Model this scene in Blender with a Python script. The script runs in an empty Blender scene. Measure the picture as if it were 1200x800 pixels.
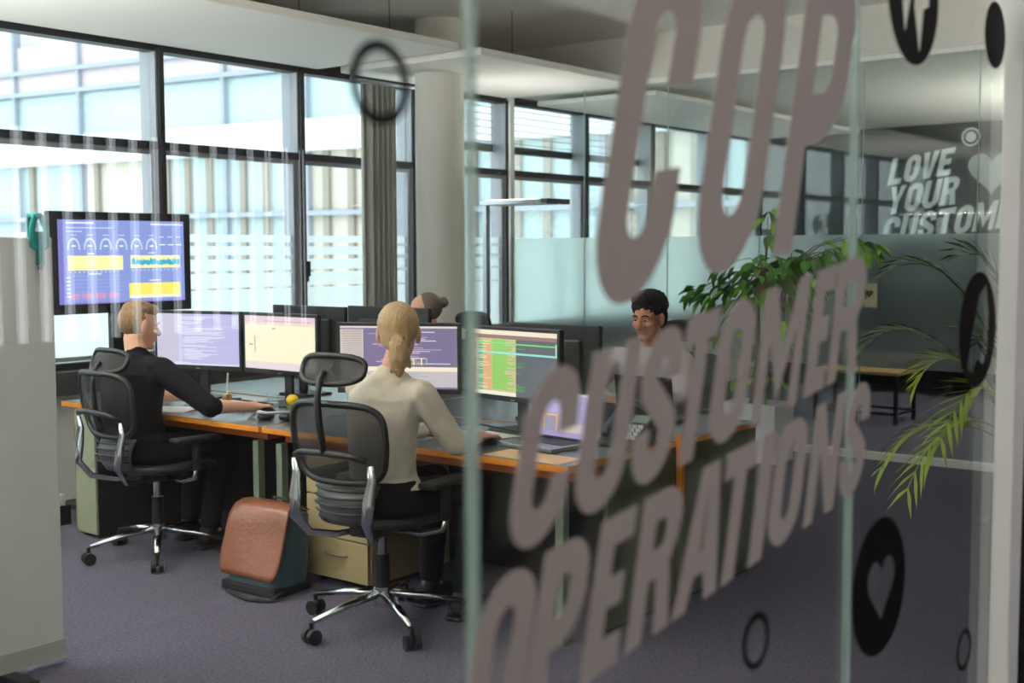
import bpy, bmesh, math, random
from mathutils import Vector, Matrix, Euler
random.seed(7)
SC = bpy.context.scene
COL = SC.collection
PI = math.pi

# ------------------------------------------------------------------ camera
CAM_H, FPX = 1.52, 1430.0
_p = math.atan((400 - 294) / FPX)
_a = math.atan((1726 - 600) * math.cos(_p) / FPX)
_roll = -0.0034
_F = Vector((math.cos(_a), math.sin(_a), 0)); _R = Vector((math.sin(_a), -math.cos(_a), 0)); _Z = Vector((0, 0, 1))
_fw = _F * math.cos(_p) - _Z * math.sin(_p)
_dn0 = -(_F * math.sin(_p) + _Z * math.cos(_p))
_rt = _R * math.cos(_roll) - _dn0 * math.sin(_roll)
_dn = _R * math.sin(_roll) + _dn0 * math.cos(_roll)
cam_d = bpy.data.cameras.new('camera'); cam_o = bpy.data.objects.new('camera', cam_d); COL.objects.link(cam_o)
cam_o.matrix_world = Matrix(((_rt.x, -_dn.x, -_fw.x, 0), (_rt.y, -_dn.y, -_fw.y, 0), (_rt.z, -_dn.z, -_fw.z, CAM_H), (0, 0, 0, 1)))
cam_d.sensor_width = 36; cam_d.lens = FPX / 1200 * 36; cam_d.clip_start = 0.05; cam_d.clip_end = 300
cam_d.dof.use_dof = True; cam_d.dof.focus_distance = 5.6; cam_d.dof.aperture_fstop = 2.5
SC.camera = cam_o

# ------------------------------------------------------------------ world (bright overcast sky), exposure
w = bpy.data.worlds.new('overcast_sky'); SC.world = w; w.use_nodes = True
bg = w.node_tree.nodes['Background']; bg.inputs[0].default_value = (0.92, 0.955, 1.0, 1); bg.inputs[1].default_value = 2.1
SC.view_settings.view_transform = 'Standard'; SC.view_settings.look = 'None'
SC.view_settings.exposure = 0.92; SC.view_settings.gamma = 1.0; SC.view_settings.use_curve_mapping = False
SC.cycles.transparent_max_bounces = 32; SC.cycles.max_bounces = 10; SC.cycles.diffuse_bounces = 6
SC.cycles.glossy_bounces = 5; SC.cycles.caustics_reflective = False; SC.cycles.caustics_refractive = False
SC.cycles.sample_clamp_indirect = 6.0

# ------------------------------------------------------------------ materials
def lin(c):
    c = c / 255.0
    return c / 12.92 if c <= 0.04045 else ((c + 0.055) / 1.055) ** 2.4
def rgb(r, g, b): return (lin(r), lin(g), lin(b), 1)
_M = {}
def M(name, col, rough=0.6, metal=0.0, spec=0.4, var=None, bump=None, coat=0.0, stretch=None, emit=None, sheen=0.0):
    """procedural principled material; var=(scale, amount) colour mottling, bump=(scale, strength)"""
    if name in _M: return _M[name]
    m = bpy.data.materials.new(name); m.use_nodes = True; nt = m.node_tree; n = nt.nodes; b = n['Principled BSDF']
    b.inputs['Base Color'].default_value = rgb(*col); b.inputs['Roughness'].default_value = rough
    b.inputs['Metallic'].default_value = metal; b.inputs['Specular IOR Level'].default_value = spec
    b.inputs['Coat Weight'].default_value = coat; b.inputs['Sheen Weight'].default_value = sheen
    if emit: b.inputs['Emission Color'].default_value = rgb(*emit[0]); b.inputs['Emission Strength'].default_value = emit[1]
    tc = n.new('ShaderNodeTexCoord'); mp = n.new('ShaderNodeMapping'); nt.links.new(tc.outputs['Object'], mp.inputs[0])
    if stretch: mp.inputs['Scale'].default_value = stretch
    v = var or (6.0, 0.05)
    t = n.new('ShaderNodeTexNoise'); t.inputs['Scale'].default_value = v[0]; t.inputs['Detail'].default_value = 4
    nt.links.new(mp.outputs[0], t.inputs['Vector'])
    mx = n.new('ShaderNodeMix'); mx.data_type = 'RGBA'; mx.blend_type = 'MIX'
    c = rgb(*col); k = v[1]
    mx.inputs[6].default_value = (c[0] * (1 - k), c[1] * (1 - k), c[2] * (1 - k), 1)
    mx.inputs[7].default_value = (min(1, c[0] * (1 + k)), min(1, c[1] * (1 + k)), min(1, c[2] * (1 + k)), 1)
    nt.links.new(t.outputs['Fac'], mx.inputs[0]); nt.links.new(mx.outputs[2], b.inputs['Base Color'])
    if bump:
        t2 = n.new('ShaderNodeTexNoise'); t2.inputs['Scale'].default_value = bump[0]; t2.inputs['Detail'].default_value = 5
        nt.links.new(mp.outputs[0], t2.inputs['Vector'])
        bp = n.new('ShaderNodeBump'); bp.inputs['Strength'].default_value = bump[1]; bp.inputs['Distance'].default_value = 0.01
        nt.links.new(t2.outputs['Fac'], bp.inputs['Height']); nt.links.new(bp.outputs[0], b.inputs['Normal'])
    _M[name] = m; return m
def thin_glass(name, tint, rough=0.0, ior=1.5):
    if name in _M: return _M[name]
    m = bpy.data.materials.new(name); m.use_nodes = True; nt = m.node_tree; n = nt.nodes; n.clear()
    o = n.new('ShaderNodeOutputMaterial'); mx = n.new('ShaderNodeMixShader'); tr = n.new('ShaderNodeBsdfTransparent'); gl = n.new('ShaderNodeBsdfGlossy')
    fr = n.new('ShaderNodeFresnel'); ge = n.new('ShaderNodeNewGeometry'); mr = n.new('ShaderNodeMapRange')   # same reflectance from both faces of the sheet
    mr.inputs['To Min'].default_value = ior; mr.inputs['To Max'].default_value = 1 / ior
    nt.links.new(ge.outputs['Backfacing'], mr.inputs['Value']); nt.links.new(mr.outputs[0], fr.inputs[0])
    tr.inputs[0].default_value = tint; gl.inputs[0].default_value = (1, 1, 1, 1); gl.inputs['Roughness'].default_value = rough
    nt.links.new(fr.outputs[0], mx.inputs[0]); nt.links.new(tr.outputs[0], mx.inputs[1]); nt.links.new(gl.outputs[0], mx.inputs[2]); nt.links.new(mx.outputs[0], o.inputs[0])
    _M[name] = m; return m
def film(name, col, clear, trans=0.6, blur=0.45):
    """frosted film: some light straight through, some blurred, the rest scattered"""
    if name in _M: return _M[name]
    m = bpy.data.materials.new(name); m.use_nodes = True; nt = m.node_tree; n = nt.nodes; n.clear()
    o = n.new('ShaderNodeOutputMaterial'); a = n.new('ShaderNodeMixShader'); b = n.new('ShaderNodeMixShader'); c = n.new('ShaderNodeMixShader')
    tr = n.new('ShaderNodeBsdfTransparent'); tl = n.new('ShaderNodeBsdfTranslucent'); df = n.new('ShaderNodeBsdfDiffuse'); rf = n.new('ShaderNodeBsdfRefraction')
    tl.inputs[0].default_value = col; df.inputs[0].default_value = col; tr.inputs[0].default_value = (0.97, 1, 0.99, 1)
    rf.inputs['Color'].default_value = (0.97, 1, 0.99, 1); rf.inputs['Roughness'].default_value = 0.33; rf.inputs['IOR'].default_value = 1.35
    b.inputs[0].default_value = trans; nt.links.new(df.outputs[0], b.inputs[1]); nt.links.new(tl.outputs[0], b.inputs[2])
    c.inputs[0].default_value = blur; nt.links.new(b.outputs[0], c.inputs[1]); nt.links.new(rf.outputs[0], c.inputs[2])
    a.inputs[0].default_value = clear; nt.links.new(c.outputs[0], a.inputs[1]); nt.links.new(tr.outputs[0], a.inputs[2]); nt.links.new(a.outputs[0], o.inputs[0])
    _M[name] = m; return m
def see_through(name, col, fac, rough=0.6):
    """open weave: a share of the light passes between the threads"""
    if name in _M: return _M[name]
    m = M(name, col, rough); nt = m.node_tree; n = nt.nodes
    o = [x for x in n if x.type == 'OUTPUT_MATERIAL'][0]; mx = n.new('ShaderNodeMixShader'); tr = n.new('ShaderNodeBsdfTransparent')
    mx.inputs[0].default_value = fac; nt.links.new(n['Principled BSDF'].outputs[0], mx.inputs[1]); nt.links.new(tr.outputs[0], mx.inputs[2]); nt.links.new(mx.outputs[0], o.inputs[0])
    return m
def screen_mat(name, strength):
    if name in _M: return _M[name]
    m = bpy.data.materials.new(name); m.use_nodes = True; nt = m.node_tree; b = nt.nodes['Principled BSDF']
    at = nt.nodes.new('ShaderNodeAttribute'); at.attribute_name = 'pixels'
    nt.links.new(at.outputs['Color'], b.inputs['Emission Color']); b.inputs['Emission Strength'].default_value = strength
    b.inputs['Base Color'].default_value = (0.01, 0.01, 0.012, 1); b.inputs['Roughness'].default_value = 0.35
    _M[name] = m; return m
def emit_mat(name, col, s):
    if name in _M: return _M[name]
    m = bpy.data.materials.new(name); m.use_nodes = True; b = m.node_tree.nodes['Principled BSDF']
    b.inputs['Base Color'].default_value = rgb(*col); b.inputs['Emission Color'].default_value = rgb(*col); b.inputs['Emission Strength'].default_value = s
    _M[name] = m; return m

BLACK = M('black_plastic', (26, 26, 29), 0.45, spec=0.4)
BLACKM = M('matt_black', (20, 20, 22), 0.7)
CHROME = M('polished_aluminium', (205, 207, 210), 0.16, 1.0)
ALU = M('brushed_aluminium', (178, 182, 188), 0.35, 1.0)
WHITE = M('white_paint', (232, 232, 228), 0.6)
PAPER = M('white_paper', (240, 240, 238), 0.7)
GLASS = thin_glass('clear_glass', (0.95, 0.985, 0.975, 1))
WGLASS = thin_glass('window_glass', (0.93, 0.97, 0.97, 1))
ORANGE = M('orange_plywood_edge', (226, 140, 38), 0.45, var=(30, 0.12), spec=0.4)
LINO = M('grey_linoleum', (112, 120, 128), 0.22, spec=0.5, var=(40, 0.06))
OLIVE = M('olive_lacquer', (98, 106, 78), 0.5, var=(3, 0.05))
FRAME = M('dark_window_metal', (38, 40, 44), 0.45, 0.3)
SILVER = M('silver_window_profile', (158, 160, 168), 0.4, 0.1)

# ------------------------------------------------------------------ mesh helpers
def tag(o, label=None, cat=None, group=None, kind=None):
    if label: o['label'] = label
    if cat: o['category'] = cat
    if group: o['group'] = group
    if kind: o['kind'] = kind
    return o
def thing(name, label, cat, loc=(0, 0, 0), rz=0.0, group=None, kind=None):
    o = bpy.data.objects.new(name, None); COL.objects.link(o); o.empty_display_size = 0.1
    o.location = loc; o.rotation_euler = (0, 0, rz)
    return tag(o, label, cat, group, kind)
def link(name, me, mat, parent=None, smooth=False, bev=0.0, kind=None):
    o = bpy.data.objects.new(name, me); COL.objects.link(o)
    me.name = name
    if mat is not None:
        me.materials.clear()
        for m_ in (mat if isinstance(mat, (list, tuple)) else [mat]): me.materials.append(m_)
    if parent is not None: o.parent = parent
    if smooth:
        me.polygons.foreach_set('use_smooth', [True] * len(me.polygons))
    if bev:
        md = o.modifiers.new('bevel', 'BEVEL'); md.width = bev; md.segments = 2; md.limit_method = 'ANGLE'; md.angle_limit = 0.6
    if kind: o['kind'] = kind
    return o
def W2L(parent):
    """world to the local frame of a thing (location + rotation about z)"""
    return (Matrix.Translation(parent.location) @ Euler(parent.rotation_euler).to_matrix().to_4x4()).inverted()
class G:
    def __init__(s): s.V = []; s.F = []; s.I = []
    def add(s, V, F, mi=0):
        k = len(s.V); s.V += [Vector(v) for v in V]; s.F += [tuple(i + k for i in f) for f in F]; s.I += [mi] * len(F); return s
    def box(s, x0, x1, y0, y1, z0, z1, mi=0, rot=None, piv=None):
        V = [Vector((x, y, z)) for z in (z0, z1) for x, y in ((x0, y0), (x1, y0), (x1, y1), (x0, y1))]
        if rot is not None:
            c = Vector(piv) if piv is not None else Vector(((x0 + x1) / 2, (y0 + y1) / 2, (z0 + z1) / 2))
            R = Euler(rot).to_matrix(); V = [c + R @ (v - c) for v in V]
        return s.add(V, [(3, 2, 1, 0), (4, 5, 6, 7), (0, 1, 5, 4), (1, 2, 6, 5), (2, 3, 7, 6), (3, 0, 4, 7)], mi)
    def cyl(s, a, b, r0, r1=None, n=16, mi=0, caps=True):
        a = Vector(a); b = Vector(b); r1 = r0 if r1 is None else r1
        d = (b - a).normalized(); u = d.orthogonal().normalized(); v = d.cross(u)
        V = [a + (u * math.cos(2 * PI * i / n) + v * math.sin(2 * PI * i / n)) * r0 for i in range(n)] + [b + (u * math.cos(2 * PI * i / n) + v * math.sin(2 * PI * i / n)) * r1 for i in range(n)]
        F = [(i, (i + 1) % n, n + (i + 1) % n, n + i) for i in range(n)]
        if caps: F += [tuple(range(n - 1, -1, -1)), tuple(range(n, 2 * n))]
        return s.add(V, F, mi)
    def tube(s, pts, r, n=8, mi=0, flat=1.0, up=None, closed=False):
        P = [Vector(p) for p in pts]; N = len(P)
        R = r if isinstance(r, (list, tuple)) else [r] * N
        V = []; pu = None
        for i, p in enumerate(P):
            if closed: d = (P[(i + 1) % N] - P[i - 1]).normalized()
            else: d = (P[min(i + 1, N - 1)] - P[max(i - 1, 0)]).normalized()
            if up is not None: u = Vector(up); u = (u - d * u.dot(d)).normalized()
            elif pu is None: u = d.orthogonal().normalized()
            else: u = (pu - d * pu.dot(d)).normalized()
            pu = u; v = d.cross(u)
            V += [p + (u * math.cos(2 * PI * k / n) * flat + v * math.sin(2 * PI * k / n)) * R[i] for k in range(n)]
        F = []
        for i in range(N if closed else N - 1):
            j = (i + 1) % N
            F += [(i * n + k, i * n + (k + 1) % n, j * n + (k + 1) % n, j * n + k) for k in range(n)]
        if not closed: F += [tuple(range(n - 1, -1, -1)), tuple(range((N - 1) * n, N * n))]
        return s.add(V, F, mi)
    def lathe(s, prof, c=(0, 0, 0), n=24, mi=0):
        c = Vector(c); V = []; m = len(prof)
        for r, z in prof: V += [c + Vector((r * math.cos(2 * PI * k / n), r * math.sin(2 * PI * k / n), z)) for k in range(n)]
        F = []
        for i in range(m - 1): F += [(i * n + k, i * n + (k + 1) % n, (i + 1) * n + (k + 1) % n, (i + 1) * n + k) for k in range(n)]
        F += [tuple(range(n - 1, -1, -1)), tuple(range((m - 1) * n, m * n))]
        return s.add(V, F, mi)
    def ell(s, c, r, R=None, nu=16, nv=10, mi=0):
        c = Vector(c); R = R or Matrix.Identity(3); V = [c + R @ Vector((0, 0, -r[2]))]; F = []
        for j in range(1, nv):
            th = PI * j / nv - PI / 2
            V += [c + R @ Vector((r[0] * math.cos(th) * math.cos(2 * PI * i / nu), r[1] * math.cos(th) * math.sin(2 * PI * i / nu), r[2] * math.sin(th))) for i in range(nu)]
        V.append(c + R @ Vector((0, 0, r[2])))
        for i in range(nu):
            F.append((0, 1 + (i + 1) % nu, 1 + i)); k = len(V) - 1; b = 1 + (nv - 2) * nu; F.append((k, b + i, b + (i + 1) % nu))
        for j in range(nv - 2):
            a = 1 + j * nu
            F += [(a + i, a + (i + 1) % nu, a + nu + (i + 1) % nu, a + nu + i) for i in range(nu)]
        return s.add(V, F, mi)
    def cap(s, a, b, r0, r1=None, n=14):
        """tapered capsule as overlapping closed pieces (for voxel bodies)"""
        r1 = r0 if r1 is None else r1
        s.cyl(a, b, r0, r1, n); s.ell(a, (r0,) * 3, None, n, 8); s.ell(b, (r1,) * 3, None, n, 8); return s
    def loft(s, secs, n=24, mi=0):
        """secs: (center, rx vector, ry vector) ellipses, capped"""
        V = []; m = len(secs)
        for c, ax, ay in secs:
            c = Vector(c); ax = Vector(ax); ay = Vector(ay)
            V += [c + ax * math.cos(2 * PI * k / n) + ay * math.sin(2 * PI * k / n) for k in range(n)]
        F = []
        for i in range(m - 1): F += [(i * n + k, i * n + (k + 1) % n, (i + 1) * n + (k + 1) % n, (i + 1) * n + k) for k in range(n)]
        F += [tuple(range(n - 1, -1, -1)), tuple(range((m - 1) * n, m * n))]
        return s.add(V, F, mi)
    def grid(s, fn, nu, nv, mi=0, closed_u=False):
        V = [fn(i / nu, j / nv) for j in range(nv + 1) for i in range(nu + (0 if closed_u else 1))]
        w_ = nu + (0 if closed_u else 1); F = []
        for j in range(nv):
            for i in range(nu):
                i2 = (i + 1) % w_
                F.append((j * w_ + i, j * w_ + i2, (j + 1) * w_ + i2, (j + 1) * w_ + i))
        return s.add(V, F, mi)
    def xf(s, Mx): s.V = [Mx @ v for v in s.V]; return s
    def me(s, name):
        me = bpy.data.meshes.new(name); me.from_pydata([tuple(v) for v in s.V], [], s.F)
        if any(s.I): me.polygons.foreach_set('material_index', s.I)
        me.update(); return me
    def obj(s, name, mat, parent=None, world=False, smooth=False, bev=0.0, kind=None):
        if world and parent is not None: s.xf(W2L(parent))
        return link(name, s.me(name), mat, parent, smooth, bev, kind)
def wbox(name, mat, x0, x1, y0, y1, z0, z1, parent=None, bev=0.0, kind=None):
    return G().box(x0, x1, y0, y1, z0, z1).obj(name, mat, parent, world=True, bev=bev, kind=kind)
def struct(o): o['kind'] = 'structure'; return o
def baked(name, ob):
    """evaluated copy of an object with modifiers, as plain mesh"""
    bpy.context.view_layer.update()
    dg = bpy.context.evaluated_depsgraph_get()
    me = bpy.data.meshes.new_from_object(ob.evaluated_get(dg)); me.name = name
    d = ob.data; bpy.data.objects.remove(ob)
    if isinstance(d, bpy.types.Mesh): bpy.data.meshes.remove(d)
    else: bpy.data.curves.remove(d)
    return me
def voxel(name, g, vox, mat, parent, smooth_it=6, noise=None):
    ob = link('tmp', g.me('tmp'), None)
    r = ob.modifiers.new('r', 'REMESH'); r.mode = 'VOXEL'; r.voxel_size = vox
    sm = ob.modifiers.new('s', 'SMOOTH'); sm.iterations = smooth_it; sm.factor = 0.5
    if noise:
        tx = bpy.data.textures.new(name + '_clouds', 'CLOUDS'); tx.noise_scale = noise[0]; tx.noise_depth = 3
        d = ob.modifiers.new('d', 'DISPLACE'); d.texture = tx; d.strength = noise[1]; d.texture_coords = 'LOCAL'
    return link(name, baked(name, ob), mat, parent, smooth=True)
def flat_shape(name, loops, thick, mat, parent, to3):
    """filled 2D loops (holes by even-odd) of some thickness, mapped to 3D by to3(u, v, h)"""
    cu = bpy.data.curves.new('tmp', 'CURVE'); cu.dimensions = '2D'; cu.fill_mode = 'BOTH'; cu.extrude = 0.5
    for L in loops:
        sp = cu.splines.new('POLY'); sp.points.add(len(L) - 1); sp.use_cyclic_u = True
        for p, q in zip(sp.points, L): p.co = (q[0], q[1], 0, 1)
    ob = bpy.data.objects.new('tmp', cu); COL.objects.link(ob)
    me = baked(name, ob)
    for v in me.vertices: v.co = to3(v.co.x, v.co.y, v.co.z * thick)
    if parent is not None: me.transform(W2L(parent))
    return link(name, me, mat, parent)

# ================================================================== STRUCTURE
WY, PX, FY, EX = 6.75, 8.56, 0.95, 13.42      # window wall, back partition, front glass, far wall
CARPET = M('charcoal_carpet', (88, 85, 100), 0.95, spec=0.1, var=(75, 0.75), bump=(160, 0.8))
PLASTER = M('ceiling_plaster', (224, 221, 215), 0.85, var=(1.5, 0.05))
struct(wbox('floor', CARPET, -3, EX + .1, -2.4, WY, -0.1, 0))
struct(wbox('ceiling', PLASTER, -3, EX + .1, -2.4, WY, 3.25, 3.4))
struct(wbox('wall_left', WHITE, -3.1, -3, -2.4, WY, 0, 3.25))
WALLD = M('dark_corridor_wall', (92, 88, 84), 0.8)
struct(wbox('wall_right', WALLD, 3.37, EX, FY - .06, FY + .003, 0, 3.25))
cw = struct(thing('wall_behind', None, None, (4, -2.35, 0)))
CORR = M('corridor_wall', (120, 114, 108), 0.85)
wbox('wall_section', CORR, -3, 1.7, -2.4, -2.3, 0, 3.25, cw)
wbox('wall_section', CORR, 3.9, EX, -2.4, -2.3, 0, 3.25, cw)
wbox('wall_section', CORR, 1.7, 3.9, -2.4, -2.3, 0, 1.12, cw)
wbox('wall_section', CORR, 1.7, 3.9, -2.4, -2.3, 2.05, 3.25, cw)
rw = struct(thing('window_20', None, None, (2.8, -2.35, 1.12)))
for i in range(23):
    wbox('window_bar', FRAME, 1.7 + i * .1 - .016, 1.7 + i * .1 + .016, -2.38, -2.32, 1.12, 2.05, rw)
wbox('window_bar', FRAME, 1.7, 3.9, -2.38, -2.32, 1.12, 1.18, rw); wbox('window_bar', FRAME, 1.7, 3.9, -2.38, -2.32, 1.99, 2.05, rw)
struct(wbox('wall_corridor_end', CORR, EX, EX + .1, -2.4, FY, 0, 3.25))

# ---- window wall: low parapet, then one window per bay
struct(wbox('wall_window', WHITE, -3, EX, WY, WY + .2, 0, 0.66))
struct(wbox('wall_window_lintel', FRAME, -3, EX, WY, WY + .2, 2.84, 3.25))
struct(wbox('trim_1', M('window_sill', (58, 60, 62), 0.5), -3, EX, WY - .12, WY, 0.66, 0.80))
FROST = film('frosted_window_film', (0.96, 0.99, 1, 1), 0.3, 0.85, 0.5)
bays = [4.92 + 1.215 * k for k in range(-6, 8)]
for i, xr in enumerate(bays):
    x0, x1 = xr - 1.215, xr
    wn = struct(thing('window_%d' % (i + 1), None, None, ((x0 + x1) / 2, WY, 0.8)))
    wbox('mullion', SILVER, x1 - .05, x1, WY + .005, WY + .17, 0.66, 2.84, wn)
    wbox('mullion_cap', FRAME, x1 - .036, x1 + .002, WY - .02, WY + .005, 0.66, 2.84, wn)
    wbox('transom', FRAME, x0, x1 - .052, WY - .015, WY + .10, 2.185, 2.235, wn)
    wbox('top_rail', FRAME, x0, x1 - .052, WY - .005, WY + .1, 2.815, 2.84, wn)
    wbox('bottom_rail', FRAME, x0, x1 - .052, WY - .005, WY + .1, 0.78, 0.84, wn)
    wbox('pane', WGLASS, x0, x1 - .05, WY + .06, WY + .075, 2.235, 2.815, wn)
    wbox('pane', WGLASS, x0, x1 - .05, WY + .06, WY + .075, 0.84, 2.185, wn)
    # opening sash: slim frame with handle
    g = G().box(x0 + .005, x0 + .035, WY + .02, WY + .055, .85, 2.18).box(x1 - .085, x1 - .055, WY + .02, WY + .055, .85, 2.18)
    g.box(x0 + .035, x1 - .085, WY + .02, WY + .055, .85, .875).box(x0 + .035, x1 - .085, WY + .02, WY + .055, 2.155, 2.18)
    g.obj('sash_frame', SILVER, wn, world=True)
    g = G().box(x0 + .012, x0 + .03, WY - .01, WY + .02, 1.30, 1.45).box(x0 + .014, x0 + .028, WY - .03, WY - .015, 1.34, 1.45).box(x0 + .014, x0 + .028, WY - .03, WY + .02, 1.42, 1.45)
    g.obj('handle', BLACK, wn, world=True)
    if x1 > 3:
        for z0, z1 in ((1.588, 1.64), (1.497, 1.56), (1.39, 1.468), (1.27, 1.37), (.84, 1.257)):
            wbox('frosted_stripe', FROST, x0 + .036, x1 - .086, WY + .054, WY + .058, z0, z1, wn)
    if 8 < x1 < 12:
        sl = M('blind_slat', (70, 72, 76), 0.5, 0.3)
        for k in range(6):
            G().box(x0 + .01, x1 - .06, WY + .14, WY + .175, 2.79 - k * .06, 2.794 - k * .06, rot=(0.1, 0, 0)).obj('blind_slat', sl, wn, world=True)
        wbox('blind_bottom_rail', FRAME, x0 + .01, x1 - .06, WY + .14, WY + .19, 2.40, 2.465, wn)

# ---- back glass partition
pb = struct(thing('wall_back', None, None, (PX, 4, 0)))
RAIL = M('white_rail', (240, 240, 238), 0.4)
BFILM = film('frosted_partition_film', (0.90, 0.95, 0.95, 1), 0.34, 0.8, 0.92)
wbox('bottom_rail', RAIL, PX - .035, PX + .035, FY + .06, WY, 0, 0.05, pb)
wbox('top_rail', RAIL, PX - .03, PX + .03, FY + .06, WY, 2.865, 2.90, pb)
wbox('bulkhead', PLASTER, PX - .05, PX + .05, FY + .06, WY, 2.90, 3.25, pb)
jy = [WY - .815 * k for k in range(8)]
EDGE = see_through('green_glass_edge', (184, 206, 202), 0.4, 0.6)
for k in range(7):
    b_, a_ = jy[k], max(jy[k + 1], FY + .06)
    wbox('pane', GLASS, PX - .005, PX + .005, a_ + .003, b_ - .003, 0.05, 2.865, pb)
    wbox('pane_joint', EDGE, PX - .006, PX + .006, a_ - .003, a_ + .003, 0.05, 2.865, pb)
    wbox('frosted_band', BFILM, PX - .008, PX - .0055, a_ + .003, b_ - .003, 0.67, 1.63, pb)
wbox('end_profile', RAIL, PX - .03, PX + .03, WY - .04, WY, 0.05, 2.865, pb)

# ---- room beyond: dark glossy wall with slogan, lowered ceiling
struct(wbox('ceiling_lowered', PLASTER, PX + .06, EX, FY + .06, WY, 2.88, 3.0))
DARKWALL = M('dark_glass_wall', (46, 50, 52), 0.12, spec=0.35)
struct(wbox('wall_far', DARKWALL, EX, EX + .1, FY + .06, WY + .2, 0, 3.0))

# ---- front glass wall (camera stands in the corridor behind it)
pf = struct(thing('wall_front', None, None, (1.1, FY, 0)))
FX = [-2.2, -.02, 1.13, 2.285, 3.235]
for k in range(4):
    wbox('pane', GLASS, FX[k] + .006, FX[k + 1] - .006, FY - .006, FY + .006, 0.06, 2.86, pf)
    if k < 3: wbox('pane_joint', EDGE, FX[k + 1] - .005, FX[k + 1] + .005, FY - .007, FY + .007, 0.06, 2.86, pf)
wbox('bottom_rail', RAIL, -2.2, 3.235, FY - .03, FY + .03, 0, 0.06, pf)
wbox('top_rail', RAIL, -2.2, 3.235, FY - .03, FY + .03, 2.86, 2.9, pf)
wbox('bulkhead', WALLD, -3, 3.37, FY - .05, FY + .05, 2.9, 3.25, pf)
wbox('wall_section', WHITE, -3, -2.2, FY - .05, FY + .05, 0, 2.9, pf)
wbox('end_post', RAIL, 3.235, 3.33, FY - .045, FY + .004, 0, 2.9, pf, bev=.003)
wbox('end_gasket', BLACKM, 3.33, 3.37, FY - .05, FY + .003, 0, 2.9, pf)

# ---- column by the windows
tag(struct(G().lathe([(.187, 0), (.187, 2.0), (.187, 3.25)], (7.02, 6.2, 0), 48).obj('column', M('column_plaster', (228, 225, 217), 0.8), smooth=False)), 'round off-white concrete column in front of the windows', 'column')

# ================================================================== outside: office wing across the yard
bo = thing('office_building', 'pale glass office wing with white spandrels seen through the windows', 'building', (14.1, 22.5, 0), math.atan2(-.9905, .1375))
FW_ = M('facade_white', (206, 206, 208), 0.6); FC = M('facade_cyan_pane', (172, 190, 193), 0.3); FP = M('facade_pink_pane', (194, 180, 186), 0.4)
FM = M('facade_mullion', (150, 156, 168), 0.4); FCREAM = M('facade_cream', (198, 191, 178), 0.7); FBROWN = M('facade_brown_pier', (148, 138, 128), 0.7)
# local x runs along the facade, local -y faces... the visible face is at y=0, body behind (+y)
G().box(-30, 22, .35, 9, -6, 12).obj('wall', FW_, bo)
sx = [0.3 + 1.95 * k for k in range(-12, 11)]
for k, s_ in enumerate(sx[:-1]):
    near = -5 < s_ < 16
    for st in (0, 1):
        zb = 3.87 + st * 3.4
        G().box(s_ + .04, s_ + 1.91, .12, .16, zb, zb + .86).obj('pane', FC, bo)
        G().box(s_ + .04, s_ + 1.91, .10, .16, zb + .92, zb + 1.9).obj('pane', FP if st == 0 else FC, bo)
        if near: G().box(s_ - .04, s_ + .04, 0, .2, zb, zb + 2.83).obj('mullion', FM, bo)
    G().box(s_ + .04, s_ + 1.91, .14, .18, .3, 2.16).obj('pane', FC if k % 3 else FCREAM, bo)
    G().box(s_ + .04, s_ + 1.91, .14, .18, 2.26, 3.3).obj('pane', FCREAM if k % 3 == 0 else FC, bo)
    if near:
        G().box(s_ - .05, s_ + .05, .02, .2, -3, 3.3).obj('mullion', FM, bo)
        for q in range(3 if s_ > 1.5 else 1): G().box(s_ + .35 + q * .55, s_ + .48 + q * .55, .05, .15, -3, 3.3).obj('pier', FBROWN, bo)
for z0, z1, d_ in ((3.30, 3.86, -.1), (6.70, 7.25, -.1), (10.1, 10.7, -.1)): G().box(-30, 22, d_, .3, z0, z1).obj('spandrel', FW_, bo)
for z0 in (4.74, 5.18, 2.16, 8.14): G().box(-30, 22, -.02, .2, z0, z0 + .09).obj('rail', FM, bo)
struct(wbox('ground_outside', M('courtyard_paving', (226, 226, 222), 0.9), -40, 40, WY + .3, 60, -3.2, -3.0))

# ================================================================== ceiling sails
SAIL = M('white_acoustic_sail', (230, 227, 222), 0.85, var=(2, 0.03))
for (x0, x1, lb) in ((-1.2, 6.25, 'long white ceiling sail hanging over the left desks'), (6.48, 8.46, 'shorter white ceiling sail hanging beside the round column')):
    t = thing('ceiling_sail', lb, 'ceiling panel', ((x0 + x1) / 2, 6.0, 2.85), group='ceiling sails along the windows')
    wbox('panel', SAIL, x0, x1, 5.35, 6.71, 2.85, 2.90, t, bev=.006)
    for cx in ([x0 + .6 + 1.6 * q for q in range(int((x1 - x0 - .6) / 1.6) + 1)]):
        for cy in (5.55, 6.4): G().cyl((cx, cy, 2.90), (cx, cy, 3.25), .003, n=6).obj('hanger_cable', FRAME, t, world=True)
t = thing('ceiling_sail', 'white ceiling sail near the planter, seen beyond the back glass', 'ceiling panel', (11, 6.0, 2.80), group='ceiling sails along the windows')
wbox('panel', SAIL, 8.75, 13.0, 5.35, 6.58, 2.80, 2.84, t, bev=.006)
for cx in (9.2, 11, 12.6): G().cyl((cx, 5.9, 2.84), (cx, 5.9, 2.88), .003, n=6).obj('hanger_cable', FRAME, t, world=True)

# smoke detector on the bulkhead side of the ceiling
t = thing('smoke_detector', 'small round white smoke detector on the ceiling', 'smoke detector', (7.9, 4.6, 3.20))
G().lathe([(.02, 0), (.045, .005), (.05, .02), (.05, .05)]).obj('housing', WHITE, t, smooth=False); G().lathe([(.055, .022), (.055, .028)]).obj('vent_ring', FRAME, t)

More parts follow.
